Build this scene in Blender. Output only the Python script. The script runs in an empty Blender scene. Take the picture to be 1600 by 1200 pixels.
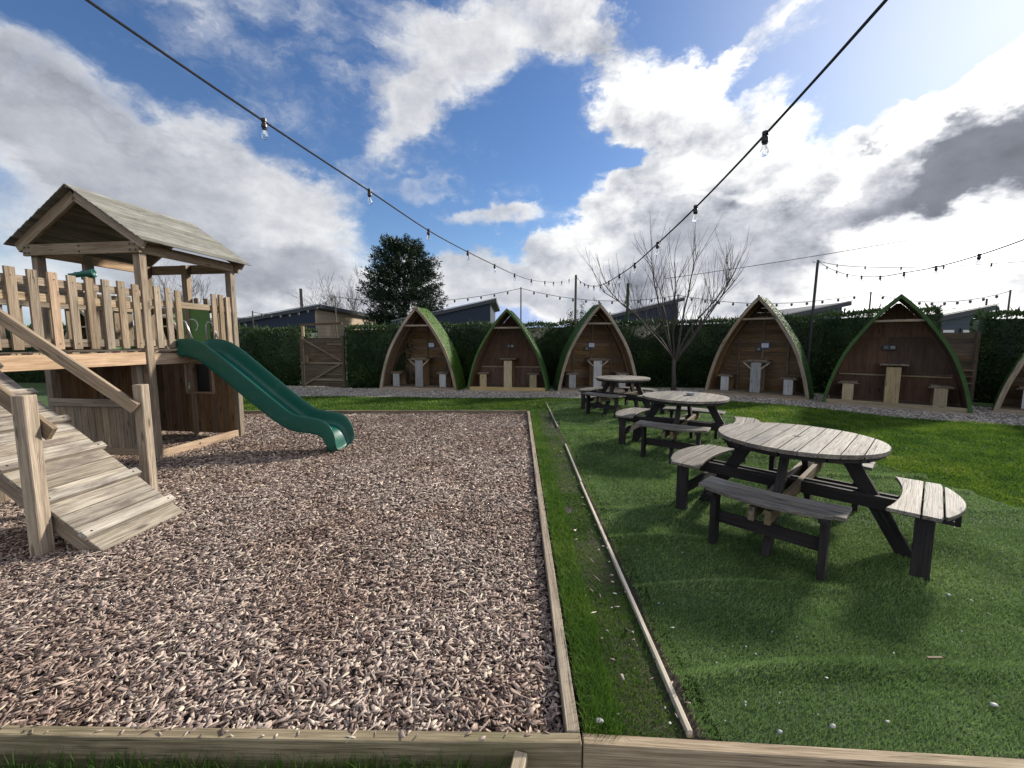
import bpy, math, random
import numpy as np
from mathutils import Vector, Matrix
C = bpy.context.scene.collection
S = bpy.context.scene
R = math.radians
rng = np.random.default_rng(7)
random.seed(7)

# ------------------------------------------------------------------ camera
cam = bpy.data.cameras.new('camera'); camo = bpy.data.objects.new('camera', cam); C.objects.link(camo)
camo.location = (0, 0, 1.5)
camo.rotation_euler = (math.pi/2 - math.atan(66/640), 0, 0)
cam.sensor_width = 36; cam.lens = 36*640/1600; cam.clip_start = 0.05; cam.clip_end = 2000
S.camera = camo

# ------------------------------------------------------------------ light
SUN_AZ, SUN_EL = 55.0, 28.0
S.view_settings.view_transform = 'Standard'; S.view_settings.look = 'None'
S.view_settings.exposure = 1.3; S.view_settings.gamma = 1
sl = bpy.data.lights.new('sun', 'SUN'); sl.energy = 2.8; sl.angle = R(5.0); sl.color = (1, .93, .82)
so = bpy.data.objects.new('sun', sl); C.objects.link(so)
sdir = Vector((math.sin(R(SUN_AZ))*math.cos(R(SUN_EL)), math.cos(R(SUN_AZ))*math.cos(R(SUN_EL)), math.sin(R(SUN_EL))))
so.rotation_euler = (-sdir).to_track_quat('-Z', 'Y').to_euler()
so.location = sdir*60

def azel(px, py):           # a photo direction as azimuth / elevation (radians)
    u = (px-800)/640; v = (600-py)/640; t = math.atan(66/640); c, s = math.cos(t), math.sin(t)
    x, y, z = u, c+v*s, -s+v*c
    l = math.sqrt(x*x+y*y+z*z)
    return math.atan2(x, y), math.asin(z/l)

W = bpy.data.worlds.new('World'); S.world = W; W.use_nodes = True
nt = W.node_tree; nt.nodes.clear()
class G:                      # tiny node-graph helper
    def __init__(s, nt): s.nt = nt
    def n(s, t, **k):
        o = s.nt.nodes.new(t)
        for a, b in k.items(): setattr(o, a, b)
        return o
    def l(s, a, b): s.nt.links.new(a, b)
    def setin(s, node, i, v):
        if v is None: return
        if isinstance(v, bpy.types.NodeSocket): s.l(v, node.inputs[i])
        else: node.inputs[i].default_value = v
    def m(s, op, a, b=None, c=None, clamp=False):
        o = s.n('ShaderNodeMath', operation=op, use_clamp=clamp)
        s.setin(o, 0, a); s.setin(o, 1, b); s.setin(o, 2, c); return o.outputs[0]
    def vm(s, op, a, b=None, sc=None):
        o = s.n('ShaderNodeVectorMath', operation=op); s.setin(o, 0, a); s.setin(o, 1, b)
        if sc is not None: s.setin(o, 3, sc)
        return o.outputs['Value'] if op in ('LENGTH', 'DOT_PRODUCT', 'DISTANCE') else o.outputs[0]
    def ss(s, v, a, b, lo=0., hi=1., kind='SMOOTHSTEP'):
        o = s.n('ShaderNodeMapRange', interpolation_type=kind)
        s.setin(o, 0, v); s.setin(o, 1, a); s.setin(o, 2, b); s.setin(o, 3, lo); s.setin(o, 4, hi); return o.outputs[0]
    def noise(s, v, scale, det=5., rough=.55, dist=0., col=False):
        o = s.n('ShaderNodeTexNoise'); s.setin(o, 'Vector', v); o.inputs['Scale'].default_value = scale
        o.inputs['Detail'].default_value = det; o.inputs['Roughness'].default_value = rough; o.inputs['Distortion'].default_value = dist
        return o.outputs['Color'] if col else o.outputs['Fac']
    def map(s, v, loc=(0,0,0), rot=(0,0,0), sc=(1,1,1), kind='POINT'):
        o = s.n('ShaderNodeMapping', vector_type=kind); s.setin(o, 0, v)
        o.inputs['Location'].default_value = loc; o.inputs['Rotation'].default_value = rot; o.inputs['Scale'].default_value = sc
        return o.outputs[0]
    def mix(s, f, a, b, blend='MIX'):
        o = s.n('ShaderNodeMix', data_type='RGBA', blend_type=blend)
        s.setin(o, 0, f); s.setin(o, 6, a); s.setin(o, 7, b); return o.outputs[2]
g = G(nt)
sky = g.n('ShaderNodeTexSky', sky_type='NISHITA'); sky.sun_disc = False
sky.sun_elevation = R(SUN_EL); sky.sun_rotation = R(SUN_AZ); sky.air_density = 1.0; sky.dust_density = 0.12; sky.ozone_density = 2.5
tc = g.n('ShaderNodeTexCoord'); D = tc.outputs['Generated']
sep = g.n('ShaderNodeSeparateXYZ'); g.l(D, sep.inputs[0])
az = g.m('ARCTAN2', sep.outputs[0], sep.outputs[1])
el = g.m('ARCSINE', sep.outputs[2])
cmb = g.n('ShaderNodeCombineXYZ'); g.l(az, cmb.inputs[0]); g.l(el, cmb.inputs[1])
AE = cmb.outputs[0]
nd = g.map(D, sc=(1, 1, 1.5))
w1 = g.vm('SUBTRACT', g.noise(nd, 2.6, 7, .58, col=True), (.5, .5, .5))
w2 = g.vm('SUBTRACT', g.noise(nd, 8.5, 6, .6, col=True), (.5, .5, .5))
AEw = g.vm('ADD', g.vm('ADD', AE, g.vm('MULTIPLY', w1, (.46, .34, 0))), g.vm('MULTIPLY', w2, (.16, .12, 0)))
def blob(vec, px, py, rx, ry, rot, w, soft=.9):
    a, e = azel(px, py); a2, _ = azel(px+rx*.5, py); a1, _ = azel(px-rx*.5, py); _, e2 = azel(px, py-ry*.5); _, e1 = azel(px, py+ry*.5)
    v = g.map(vec, loc=(a, e, 0), rot=(0, 0, R(rot)), sc=(max(a2-a1, .01), max(e2-e1, .01), 1), kind='TEXTURE')
    return g.ss(g.vm('LENGTH', v), 1+soft*.55, max(0, 1-soft*.75), 0., w)
def total(lst):
    t = lst[0]
    for x in lst[1:]: t = g.m('ADD', t, x)
    return t
CL = [ # px, py, rx, ry, rot(ccw deg), weight  -- where the clouds stand
 (60,210,260,130,-12,.95),(280,300,250,120,-22,1.),(450,320,150,80,-28,.9),(520,300,60,50,0,.5),(140,420,330,90,0,.9),(480,450,200,70,0,.75),
 (560,20,300,70,0,.34),(720,90,190,120,30,.55),(870,30,120,60,0,.35),(650,185,150,42,32,.66),(330,70,190,60,-25,.20),(500,110,160,60,-20,.16),(640,290,80,22,5,.5),(780,20,150,60,0,.5),
 (950,60,110,100,0,.60),(1060,160,110,80,-20,.9),(1010,200,90,50,0,.42),(1190,50,130,45,30,.5),(1290,40,120,35,20,.3),
 (770,338,75,22,5,.8),(830,402,45,26,0,.75),(780,450,170,48,0,1.),(640,470,90,50,0,.55),(690,420,60,22,0,.5),
 (1090,270,130,60,20,.85),(960,350,70,60,0,.9),(1060,400,180,110,0,1.),(1250,370,200,90,8,1.),(1400,340,190,130,20,1.2),(1540,190,130,120,30,1.3),
 (1650,180,160,190,0,1.),(1300,460,420,80,0,1.),(1550,400,220,130,0,1.),(950,450,160,70,0,1.),
 (1370,235,30,10,10,.35),(1300,265,28,12,10,.45),(1360,215,18,9,0,.35)]
cov = total([blob(AEw, *b) for b in CL])
cov = g.m('MINIMUM', cov, 1.25)
n1 = g.noise(nd, 3.2, 10, .62)
wis = g.noise(g.map(AEw, rot=(0, 0, R(-28)), sc=(1.1, 4., 1)), 5., 8, .62)
n3 = g.noise(nd, 9.0, 8, .6)
field = g.m('ADD', cov, g.m('MULTIPLY', g.m('SUBTRACT', n1, .5), 1.5))
field = g.m('ADD', field, g.m('MULTIPLY', g.m('SUBTRACT', n3, .5), .45))
field = g.m('ADD', field, g.m('MULTIPLY', g.m('SUBTRACT', wis, .5), g.ss(el, R(8), R(24), .45, 1.15)))
rightness = g.ss(az, R(-4), R(17))       # crisper cumulus towards the sun side, soft sheets on the left
back = g.ss(sep.outputs[1], .30, -.15)            # unseen bright cloud added behind the viewer to raise the fill light
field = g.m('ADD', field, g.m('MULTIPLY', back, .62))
d_soft = g.ss(field, .10, 1.15)
d_hard = g.ss(field, .34, .84)
dens = g.m('ADD', g.m('MULTIPLY', d_soft, g.m('SUBTRACT', 1., rightness)), g.m('MULTIPLY', d_hard, rightness))
# self-shading: compare the field with a sample taken towards the sun
sh = (sdir[0]*.05, sdir[1]*.05, .05)
n1b = g.noise(g.vm('ADD', nd, (.05, .02, .075)), 3.2, 10, .62)
n3b = g.noise(g.vm('ADD', nd, (.016, .006, .026)), 9.0, 8, .6)
lit = g.m('ADD', g.m('MULTIPLY', g.m('SUBTRACT', n1, n1b), 1.9), g.m('MULTIPLY', g.m('SUBTRACT', n3, n3b), .7))
DK = [(1550,250,150,75,12,1.25),(1420,310,130,55,15,.75),(1500,440,120,26,4,.35),(1190,410,190,60,5,.5),(1000,440,90,60,0,.45),(1300,420,150,30,8,.3),(130,250,260,110,-15,.36),(90,120,150,60,0,.2),
      (330,400,180,45,-5,.25),(500,420,90,35,0,.3),(1230,300,70,18,8,.35),(1010,300,70,25,0,.2),(800,470,120,20,0,.2)]
BR = [(1600,60,130,80,30,1.6),(1440,180,130,30,38,1.1),(1330,270,90,20,36,1.),(1400,400,190,36,4,1.1),(1570,390,120,36,0,1.4),(1380,450,180,40,0,.8),(1140,250,90,40,20,.4),(1070,120,110,100,0,.3),(1200,310,160,16,2,.35)]
dk = total([blob(AEw, *b) for b in DK]); br = total([blob(AEw, *b) for b in BR])
dk = g.m('MULTIPLY', g.m('MULTIPLY', dk, g.ss(field, .45, 1.25)), g.m('ADD', .55, g.m('MULTIPLY', n3, .85)))
core = g.m('MULTIPLY', g.ss(field, .75, 1.5), .10)
lit = g.m('MULTIPLY', lit, g.m('ADD', .45, g.m('MULTIPLY', rightness, .55)))
val = g.m('ADD', .56, lit)
val = g.m('SUBTRACT', val, core)
val = g.m('MULTIPLY', val, g.m('SUBTRACT', 1., g.m('MULTIPLY', g.m('MINIMUM', dk, 1.), .84)))
val = g.m('ADD', val, g.m('MULTIPLY', br, .6))
val = g.m('ADD', val, g.m('MULTIPLY', rightness, .10))
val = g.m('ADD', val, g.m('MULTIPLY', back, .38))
val = g.m('MAXIMUM', g.m('MINIMUM', val, 1.6), .05)
tint = g.mix(g.ss(val, .15, .8), (.86, .91, 1.05, 1), (1., .995, .97, 1))
cl = g.vm('SCALE', tint, sc=g.m('MULTIPLY', val, .60))
hs = g.n('ShaderNodeHueSaturation'); hs.inputs['Saturation'].default_value = 1.16; hs.inputs['Hue'].default_value = .508; hs.inputs['Value'].default_value = .97; g.l(sky.outputs[0], hs.inputs['Color'])
SKY_K = .055
skyc = g.vm('MINIMUM', g.vm('SCALE', hs.outputs[0], sc=SKY_K), (.185, .235, .37))
aur = g.m('POWER', g.m('MAXIMUM', g.vm('DOT_PRODUCT', D, tuple(sdir)), 0.), 14.)          # bright haze round the hidden sun
skyc = g.mix(g.m('MULTIPLY', aur, .62), skyc, (.50, .52, .56, 1))
cl = g.mix(g.m('MULTIPLY', g.m('MULTIPLY', aur, .35), g.ss(val, .2, .6)), cl, (.75, .74, .71, 1))
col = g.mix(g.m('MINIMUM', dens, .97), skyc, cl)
# below the horizon: plain dull ground light
col = g.mix(g.ss(sep.outputs[2], -.03, -.005), (.05, .055, .04, 1), col)
bg = g.n('ShaderNodeBackground'); bg.inputs[1].default_value = 1.0
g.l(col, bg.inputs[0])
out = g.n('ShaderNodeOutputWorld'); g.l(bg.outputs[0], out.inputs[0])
W.cycles.sampling_method = 'MANUAL'; W.cycles.sample_map_resolution = 1024

# ------------------------------------------------------------------ materials
def mat(name):
    m = bpy.data.materials.new(name); m.use_nodes = True; m.node_tree.nodes.clear()
    q = G(m.node_tree); b = q.n('ShaderNodeBsdfPrincipled'); o = q.n('ShaderNodeOutputMaterial'); q.l(b.outputs[0], o.inputs[0])
    return m, q, b
def attr(q, name): 
    a = q.n('ShaderNodeAttribute'); a.attribute_name = name; return a
def c4(c): return (c[0], c[1], c[2], 1)
def bump(q, b, h, strength=.3, dist=.01):
    n = q.n('ShaderNodeBump'); n.inputs['Strength'].default_value = strength; n.inputs['Distance'].default_value = dist
    q.l(h, n.inputs['Height']); q.l(n.outputs[0], b.inputs['Normal'])
def wood(name, dark, light, rough=.8, stain=None, stain_amt=.5, spec=.3, grain=1., bstr=.5):
    m, q, b = mat(name)
    gr = attr(q, 'gr').outputs['Vector']; rv = attr(q, 'rv').outputs['Fac']
    st = q.noise(q.map(gr, sc=(1.6*grain, 38*grain, 38*grain)), 1.0, 6, .65)
    st2 = q.noise(q.map(gr, sc=(4, 150, 150)), 1.0, 4, .65)
    ck = q.noise(q.map(gr, loc=(7, 3, 5), sc=(.9, 34, 34)), 1.0, 2, .5, .4)
    ckm = q.m('MULTIPLY', q.ss(q.m('ABSOLUTE', q.m('SUBTRACT', ck, .5)), .014, .004), q.ss(q.noise(q.map(gr, sc=(1.5, 6, 6)), 1.0, 2, .5), .46, .58))
    bl = q.noise(q.map(gr, sc=(1.2, 4, 4)), 1.6, 5, .6)
    f = q.m('ADD', q.m('MULTIPLY', st, .6), q.m('ADD', q.m('MULTIPLY', bl, .4), q.m('MULTIPLY', q.m('SUBTRACT', st2, .5), .85)))
    f = q.ss(f, .32, .72)
    col = q.mix(f, c4(dark), c4(light))
    # knots
    v = q.n('ShaderNodeTexVoronoi'); q.l(q.map(gr, sc=(2.2, 9, 9)), v.inputs['Vector']); v.inputs['Scale'].default_value = 1.
    kn = q.ss(v.outputs['Distance'], .17, .07, 0, .85)
    col = q.mix(kn, col, c4([x*.45 for x in dark]))
    col = q.mix(q.m('MULTIPLY', ckm, .75), col, c4([x*.3 for x in dark]))
    if stain:
        sm = q.ss(q.noise(q.map(gr, loc=(3.1, 1, 1), sc=(2., 5, 5)), 1.3, 6, .65), .48, .66, 0, stain_amt)
        col = q.mix(sm, col, c4(stain))
    hv = q.n('ShaderNodeHueSaturation'); q.l(q.m('ADD', .74, q.m('MULTIPLY', rv, .52)), hv.inputs['Value']); q.l(col, hv.inputs['Color'])
    q.l(q.m('ADD', .85, q.m('MULTIPLY', q.m('FRACT', q.m('MULTIPLY', rv, 7.3)), .35)), hv.inputs['Saturation'])
    q.l(hv.outputs[0], b.inputs['Base Color']); b.inputs['Roughness'].default_value = rough
    b.inputs['Specular IOR Level'].default_value = spec
    bump(q, b, q.m('SUBTRACT', q.m('ADD', st, q.m('MULTIPLY', st2, .6)), ckm), bstr, .005)
    return m
def plain(name, colr, rough=.6, metal=0, spec=.5, nz=.12, sc=30.):
    m, q, b = mat(name)
    tcn = q.n('ShaderNodeTexCoord')
    n = q.noise(tcn.outputs['Object'], sc, 5, .6)
    col = q.mix(n, c4([x*(1-nz*2) for x in colr]), c4([min(1, x*(1+nz*2)) for x in colr]))
    q.l(col, b.inputs['Base Color']); b.inputs['Roughness'].default_value = rough; b.inputs['Metallic'].default_value = metal
    b.inputs['Specular IOR Level'].default_value = spec
    return m
def leafm(name, stops, trans=.25, rough=.6, big=1.2, dry=None, spec=.3):
    """foliage: colour from per-leaf random value and large soft patches in the place"""
    m, q, b = mat(name)
    rv = attr(q, 'rv').outputs['Fac']
    geo = q.n('ShaderNodeNewGeometry')
    pn = q.noise(geo.outputs['Position'], big, 4, .6)
    f = q.m('ADD', q.m('MULTIPLY', rv, .55), q.m('MULTIPLY', q.ss(pn, .3, .7), .45))
    cr = q.n('ShaderNodeValToRGB'); q.l(f, cr.inputs[0])
    el = cr.color_ramp.elements
    while len(el) < len(stops): el.new(.5)
    for e, (p, c) in zip(el, stops): e.position = p; e.color = c4(c)
    q.l(cr.outputs[0], b.inputs['Base Color']); b.inputs['Roughness'].default_value = rough; b.inputs['Specular IOR Level'].default_value = spec
    tr = q.n('ShaderNodeBsdfTranslucent'); q.l(cr.outputs[0], tr.inputs[0])
    mx = q.n('ShaderNodeMixShader'); mx.inputs[0].default_value = trans
    o = [n for n in q.nt.nodes if n.type == 'OUTPUT_MATERIAL'][0]
    q.l(b.outputs[0], mx.inputs[1]); q.l(tr.outputs[0], mx.inputs[2]); q.l(mx.outputs[0], o.inputs[0])
    return m
M = {}
M['tower'] = wood('tower_timber', (.16,.118,.080), (.345,.275,.20), stain=(.18,.165,.11), stain_amt=.35)
M['tower_new'] = wood('tower_timber_fresh', (.25,.17,.11), (.45,.33,.23), stain=(.21,.17,.10), stain_amt=.3)
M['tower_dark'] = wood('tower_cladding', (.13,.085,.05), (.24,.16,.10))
M['roof'] = wood('roof_boards', (.11,.105,.09), (.27,.26,.225), stain=(.14,.15,.095), stain_amt=.5)
M['ramp'] = wood('ramp_planks', (.165,.14,.11), (.40,.355,.29), stain=(.12,.095,.085), stain_amt=.8)
M['edge'] = wood('edging_timber', (.13,.105,.072), (.32,.27,.19), stain=(.13,.125,.07), stain_amt=.5)
M['edge_dry'] = wood('edging_timber_pale', (.19,.145,.10), (.40,.33,.24), stain=(.17,.14,.09), stain_amt=.4)
M['batten'] = wood('pale_batten', (.34,.29,.22), (.56,.49,.38), stain=(.28,.24,.17), stain_amt=.4)
M['top'] = wood('table_top_wood', (.085,.074,.062), (.27,.245,.205), rough=.66, spec=.3, stain=(.11,.095,.075), stain_amt=.45, grain=1.2, bstr=.6)
M['legs'] = wood('table_leg_wood', (.012,.010,.011), (.032,.027,.026), rough=.75)
M['beam'] = wood('table_beam_wood', (.10,.075,.05), (.20,.155,.10), rough=.7)
M['arch'] = wood('arch_timber', (.20,.16,.12), (.38,.31,.24), stain=(.18,.18,.13), stain_amt=.4)
M['podwall'] = wood('shelter_boards', (.10,.062,.034), (.215,.14,.08))
M['podply'] = wood('shelter_plywood', (.115,.068,.048), (.20,.125,.088), grain=.5)
M['podgrey'] = wood('shelter_grey_plank', (.22,.22,.22), (.38,.38,.38))
M['podyel'] = wood('shelter_fresh_plank', (.26,.20,.11), (.42,.33,.20))
M['poddark'] = wood('shelter_table_board', (.10,.075,.055), (.20,.155,.115))
M['fence'] = wood('fence_boards', (.055,.038,.025), (.12,.085,.058), stain=(.07,.07,.045), stain_amt=.4)
M['fence_rail'] = wood('fence_rails', (.13,.095,.06), (.25,.19,.13))
M['lodge_light'] = wood('lodge_timber', (.26,.20,.14), (.40,.33,.25))
M['slide'] = None
m, q, b = mat('slide_plastic'); M['slide'] = m
tcn = q.n('ShaderNodeTexCoord'); nz = q.noise(tcn.outputs['Object'], 2.5, 6, .65); n2 = q.noise(tcn.outputs['Object'], 60, 4, .6)
sc1 = q.noise(q.map(tcn.outputs['Object'], rot=(0, R(38), 0), sc=(2.5, 46, 46)), 1.0, 4, .7); dust = q.noise(tcn.outputs['Object'], 5.5, 7, .7)
scf = q.ss(sc1, .60, .72, 0, .28)
cs = q.mix(scf, q.mix(nz, (.001,.050,.036,1), (.003,.088,.062,1)), (.10,.19,.16,1)); cs = q.mix(q.ss(dust, .56, .76, 0, .22), cs, (.16,.17,.12,1))
q.l(cs, b.inputs['Base Color']); b.inputs['Specular IOR Level'].default_value = .4
q.l(q.m('ADD', .22, q.m('MULTIPLY', q.noise(tcn.outputs['Object'], 9, 6, .7), .3)), b.inputs['Roughness']); bump(q, b, n2, .05, .002)
M['green_ply'] = plain('green_board', (.10,.24,.05), .6)
M['metal'] = plain('galvanised_metal', (.55,.56,.57), .35, .8)
M['white'] = plain('white_card', (.75,.76,.78), .6, nz=.03)
M['blue'] = plain('blue_frame', (.05,.10,.30), .5)
M['grey_text'] = plain('grey_print', (.22,.25,.35), .6)
M['black'] = plain('black_plastic', (.012,.012,.014), .45)
M['cable'] = plain('black_cable', (.012,.012,.015), .5)
M['navy'] = None
def boards_wall(name, colr, pitch=.15, vertical=False, rough=.7):
    m, q, b = mat(name); geo = q.n('ShaderNodeNewGeometry'); sp = q.n('ShaderNodeSeparateXYZ'); q.l(geo.outputs['Position'], sp.inputs[0])
    f = q.m('FRACT', q.m('DIVIDE', sp.outputs[2], pitch)); gap = q.ss(f, .0, .12)
    nz = q.noise(q.map(geo.outputs['Position'], sc=(1, 1, 8)), 2, 5, .6)
    c = q.mix(nz, c4([x*.75 for x in colr]), c4([x*1.25 for x in colr])); c = q.mix(gap, c4([x*.35 for x in colr]), c)
    q.l(c, b.inputs['Base Color']); b.inputs['Roughness'].default_value = rough; bump(q, b, f, .6, .02); return m
M['navy'] = boards_wall('navy_cladding', (.012,.02,.045)); M['greyblue'] = boards_wall('slate_cladding', (.045,.06,.085), .18)
M['lodge_tan'] = boards_wall('tan_cladding', (.36,.28,.20), .2)
M['roofdark'] = plain('lodge_roof_felt', (.035,.04,.05), .6); M['rooflight'] = plain('lodge_roof_metal', (.30,.31,.33), .5)
M['window'] = plain('window_glass', (.12,.15,.18), .06, 0, 1., nz=.05); M['winframe'] = plain('window_frame', (.03,.035,.045), .5); M['curtain'] = plain('curtain', (.6,.62,.64), .8)
M['pole'] = plain('pole_timber', (.09,.075,.06), .8); M['pole_dark'] = plain('pole_black', (.02,.02,.022), .6)
M['bark'] = plain('bare_bark', (.058,.047,.040), .85, nz=.3, sc=12); M['bark_dark'] = plain('dark_bark', (.065,.052,.045), .9, nz=.3, sc=12)
M['bark_far'] = plain('far_bark', (.10,.095,.095), .9, nz=.3, sc=12)
M['hedge'] = leafm('hedge_leaves', [(.1,(.014,.030,.012)),(.5,(.032,.064,.018)),(.8,(.065,.100,.025)),(1.,(.13,.13,.045))], .15, big=1.6)
M['conifer'] = leafm('conifer_needles', [(.1,(.008,.018,.010)),(.6,(.016,.034,.016)),(1.,(.035,.058,.022))], .1, big=.7)
M['shrub'] = leafm('shrub_leaves', [(.1,(.02,.05,.012)),(1.,(.06,.11,.03))], .3, big=1.)
M['turf'] = leafm('turf_fibres', [(.05,(.062,.110,.028)),(.4,(.145,.240,.066)),(.7,(.225,.335,.105)),(1.,(.40,.47,.22))], .3, rough=.55, big=1.3, spec=.25)
M['grass'] = leafm('lawn_blades', [(.05,(.028,.070,.010)),(.45,(.072,.148,.014)),(.8,(.15,.225,.022)),(1.,(.27,.28,.07))], .42, big=2.2)
M['grass_long'] = leafm('long_grass_blades', [(.05,(.03,.075,.010)),(.5,(.078,.165,.014)),(1.,(.17,.24,.035))], .4, big=2.)
M['moss'] = leafm('roof_grass', [(.0,(.03,.075,.018)),(.6,(.055,.12,.03)),(1.,(.085,.155,.04))], .2, big=3.)
M['moss_bright'] = leafm('roof_grass_bright', [(.0,(.045,.105,.013)),(.6,(.075,.160,.020)),(1.,(.115,.21,.03))], .3, big=3.)
def chipmat():
    m, q, b = mat('wood_chips'); rv = attr(q, 'rv').outputs['Fac']; gr = attr(q, 'gr').outputs['Vector']
    cr = q.n('ShaderNodeValToRGB'); q.l(rv, cr.inputs[0]); el = cr.color_ramp.elements
    st = [(0,(.055,.037,.031)),(.22,(.175,.122,.104)),(.44,(.34,.255,.22)),(.68,(.54,.43,.365)),(.9,(.70,.59,.49)),(1.,(.82,.73,.58))]
    while len(el) < len(st): el.new(.5)
    for e, (p, c) in zip(el, st): e.position = p; e.color = c4(c)
    s = q.noise(q.map(gr, sc=(20, 260, 260)), 1., 3, .6)
    geo = q.n('ShaderNodeNewGeometry'); big = q.noise(geo.outputs['Position'], 1.1, 5, .6)
    c = q.mix(.75, cr.outputs[0], q.mix(s, (.45,.42,.40,1), (1,1,1,1)), 'MULTIPLY')
    c = q.mix(q.ss(big, .42, .62, 0, .75), c, q.mix(1., c, (.76,.68,.63,1), 'MULTIPLY'))
    q.l(c, b.inputs['Base Color']); b.inputs['Roughness'].default_value = .75; b.inputs['Specular IOR Level'].default_value = .3
    return m
M['chips'] = chipmat()
def groundmat(name, c1, c2, c3, sc=3., fine=60., rough=.95):
    m, q, b = mat(name); geo = q.n('ShaderNodeNewGeometry'); P = geo.outputs['Position']
    n = q.noise(P, sc, 8, .65); f = q.noise(P, fine, 5, .7)
    c = q.mix(q.ss(n, .35, .65), c4(c1), c4(c2)); c = q.mix(q.ss(f, .5, .7), c, c4(c3))
    q.l(c, b.inputs['Base Color']); b.inputs['Roughness'].default_value = rough; bump(q, b, q.m('ADD', f, n), .7, .03); return m
M['soil'] = groundmat('soil', (.030,.022,.016), (.055,.042,.030), (.08,.065,.05))
M['lawn'] = groundmat('lawn_base', (.030,.060,.010), (.045,.085,.014), (.07,.11,.02), 1.2, 45)
M['turfb'] = groundmat('turf_base', (.045,.080,.026), (.065,.11,.036), (.11,.165,.06), 2., 90)
M['field'] = groundmat('field', (.04,.07,.02), (.06,.09,.03), (.07,.10,.04), .2, 5)
M['gravel'] = groundmat('gravel_base', (.15,.13,.11), (.24,.21,.18), (.36,.32,.27), 12., 70)
def stonem():
    m, q, b = mat('gravel_stones'); rv = attr(q, 'rv').outputs['Fac']
    q.l(q.mix(rv, (.10,.085,.075,1), (.48,.43,.37,1)), b.inputs['Base Color']); b.inputs['Roughness'].default_value = .8; return m
M['stones'] = stonem()
M['flint'] = plain('white_flint', (.40,.40,.38), .6, nz=.3)
M['stone_grey'] = plain('grey_stone', (.30,.32,.34), .6, nz=.15)
m, q, b = mat('bulb_glass'); M['glass'] = m; b.inputs['Base Color'].default_value = (.95,.95,.93,1); b.inputs['Roughness'].default_value = .03
b.inputs['Transmission Weight'].default_value = 1.; b.inputs['IOR'].default_value = 1.12

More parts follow.
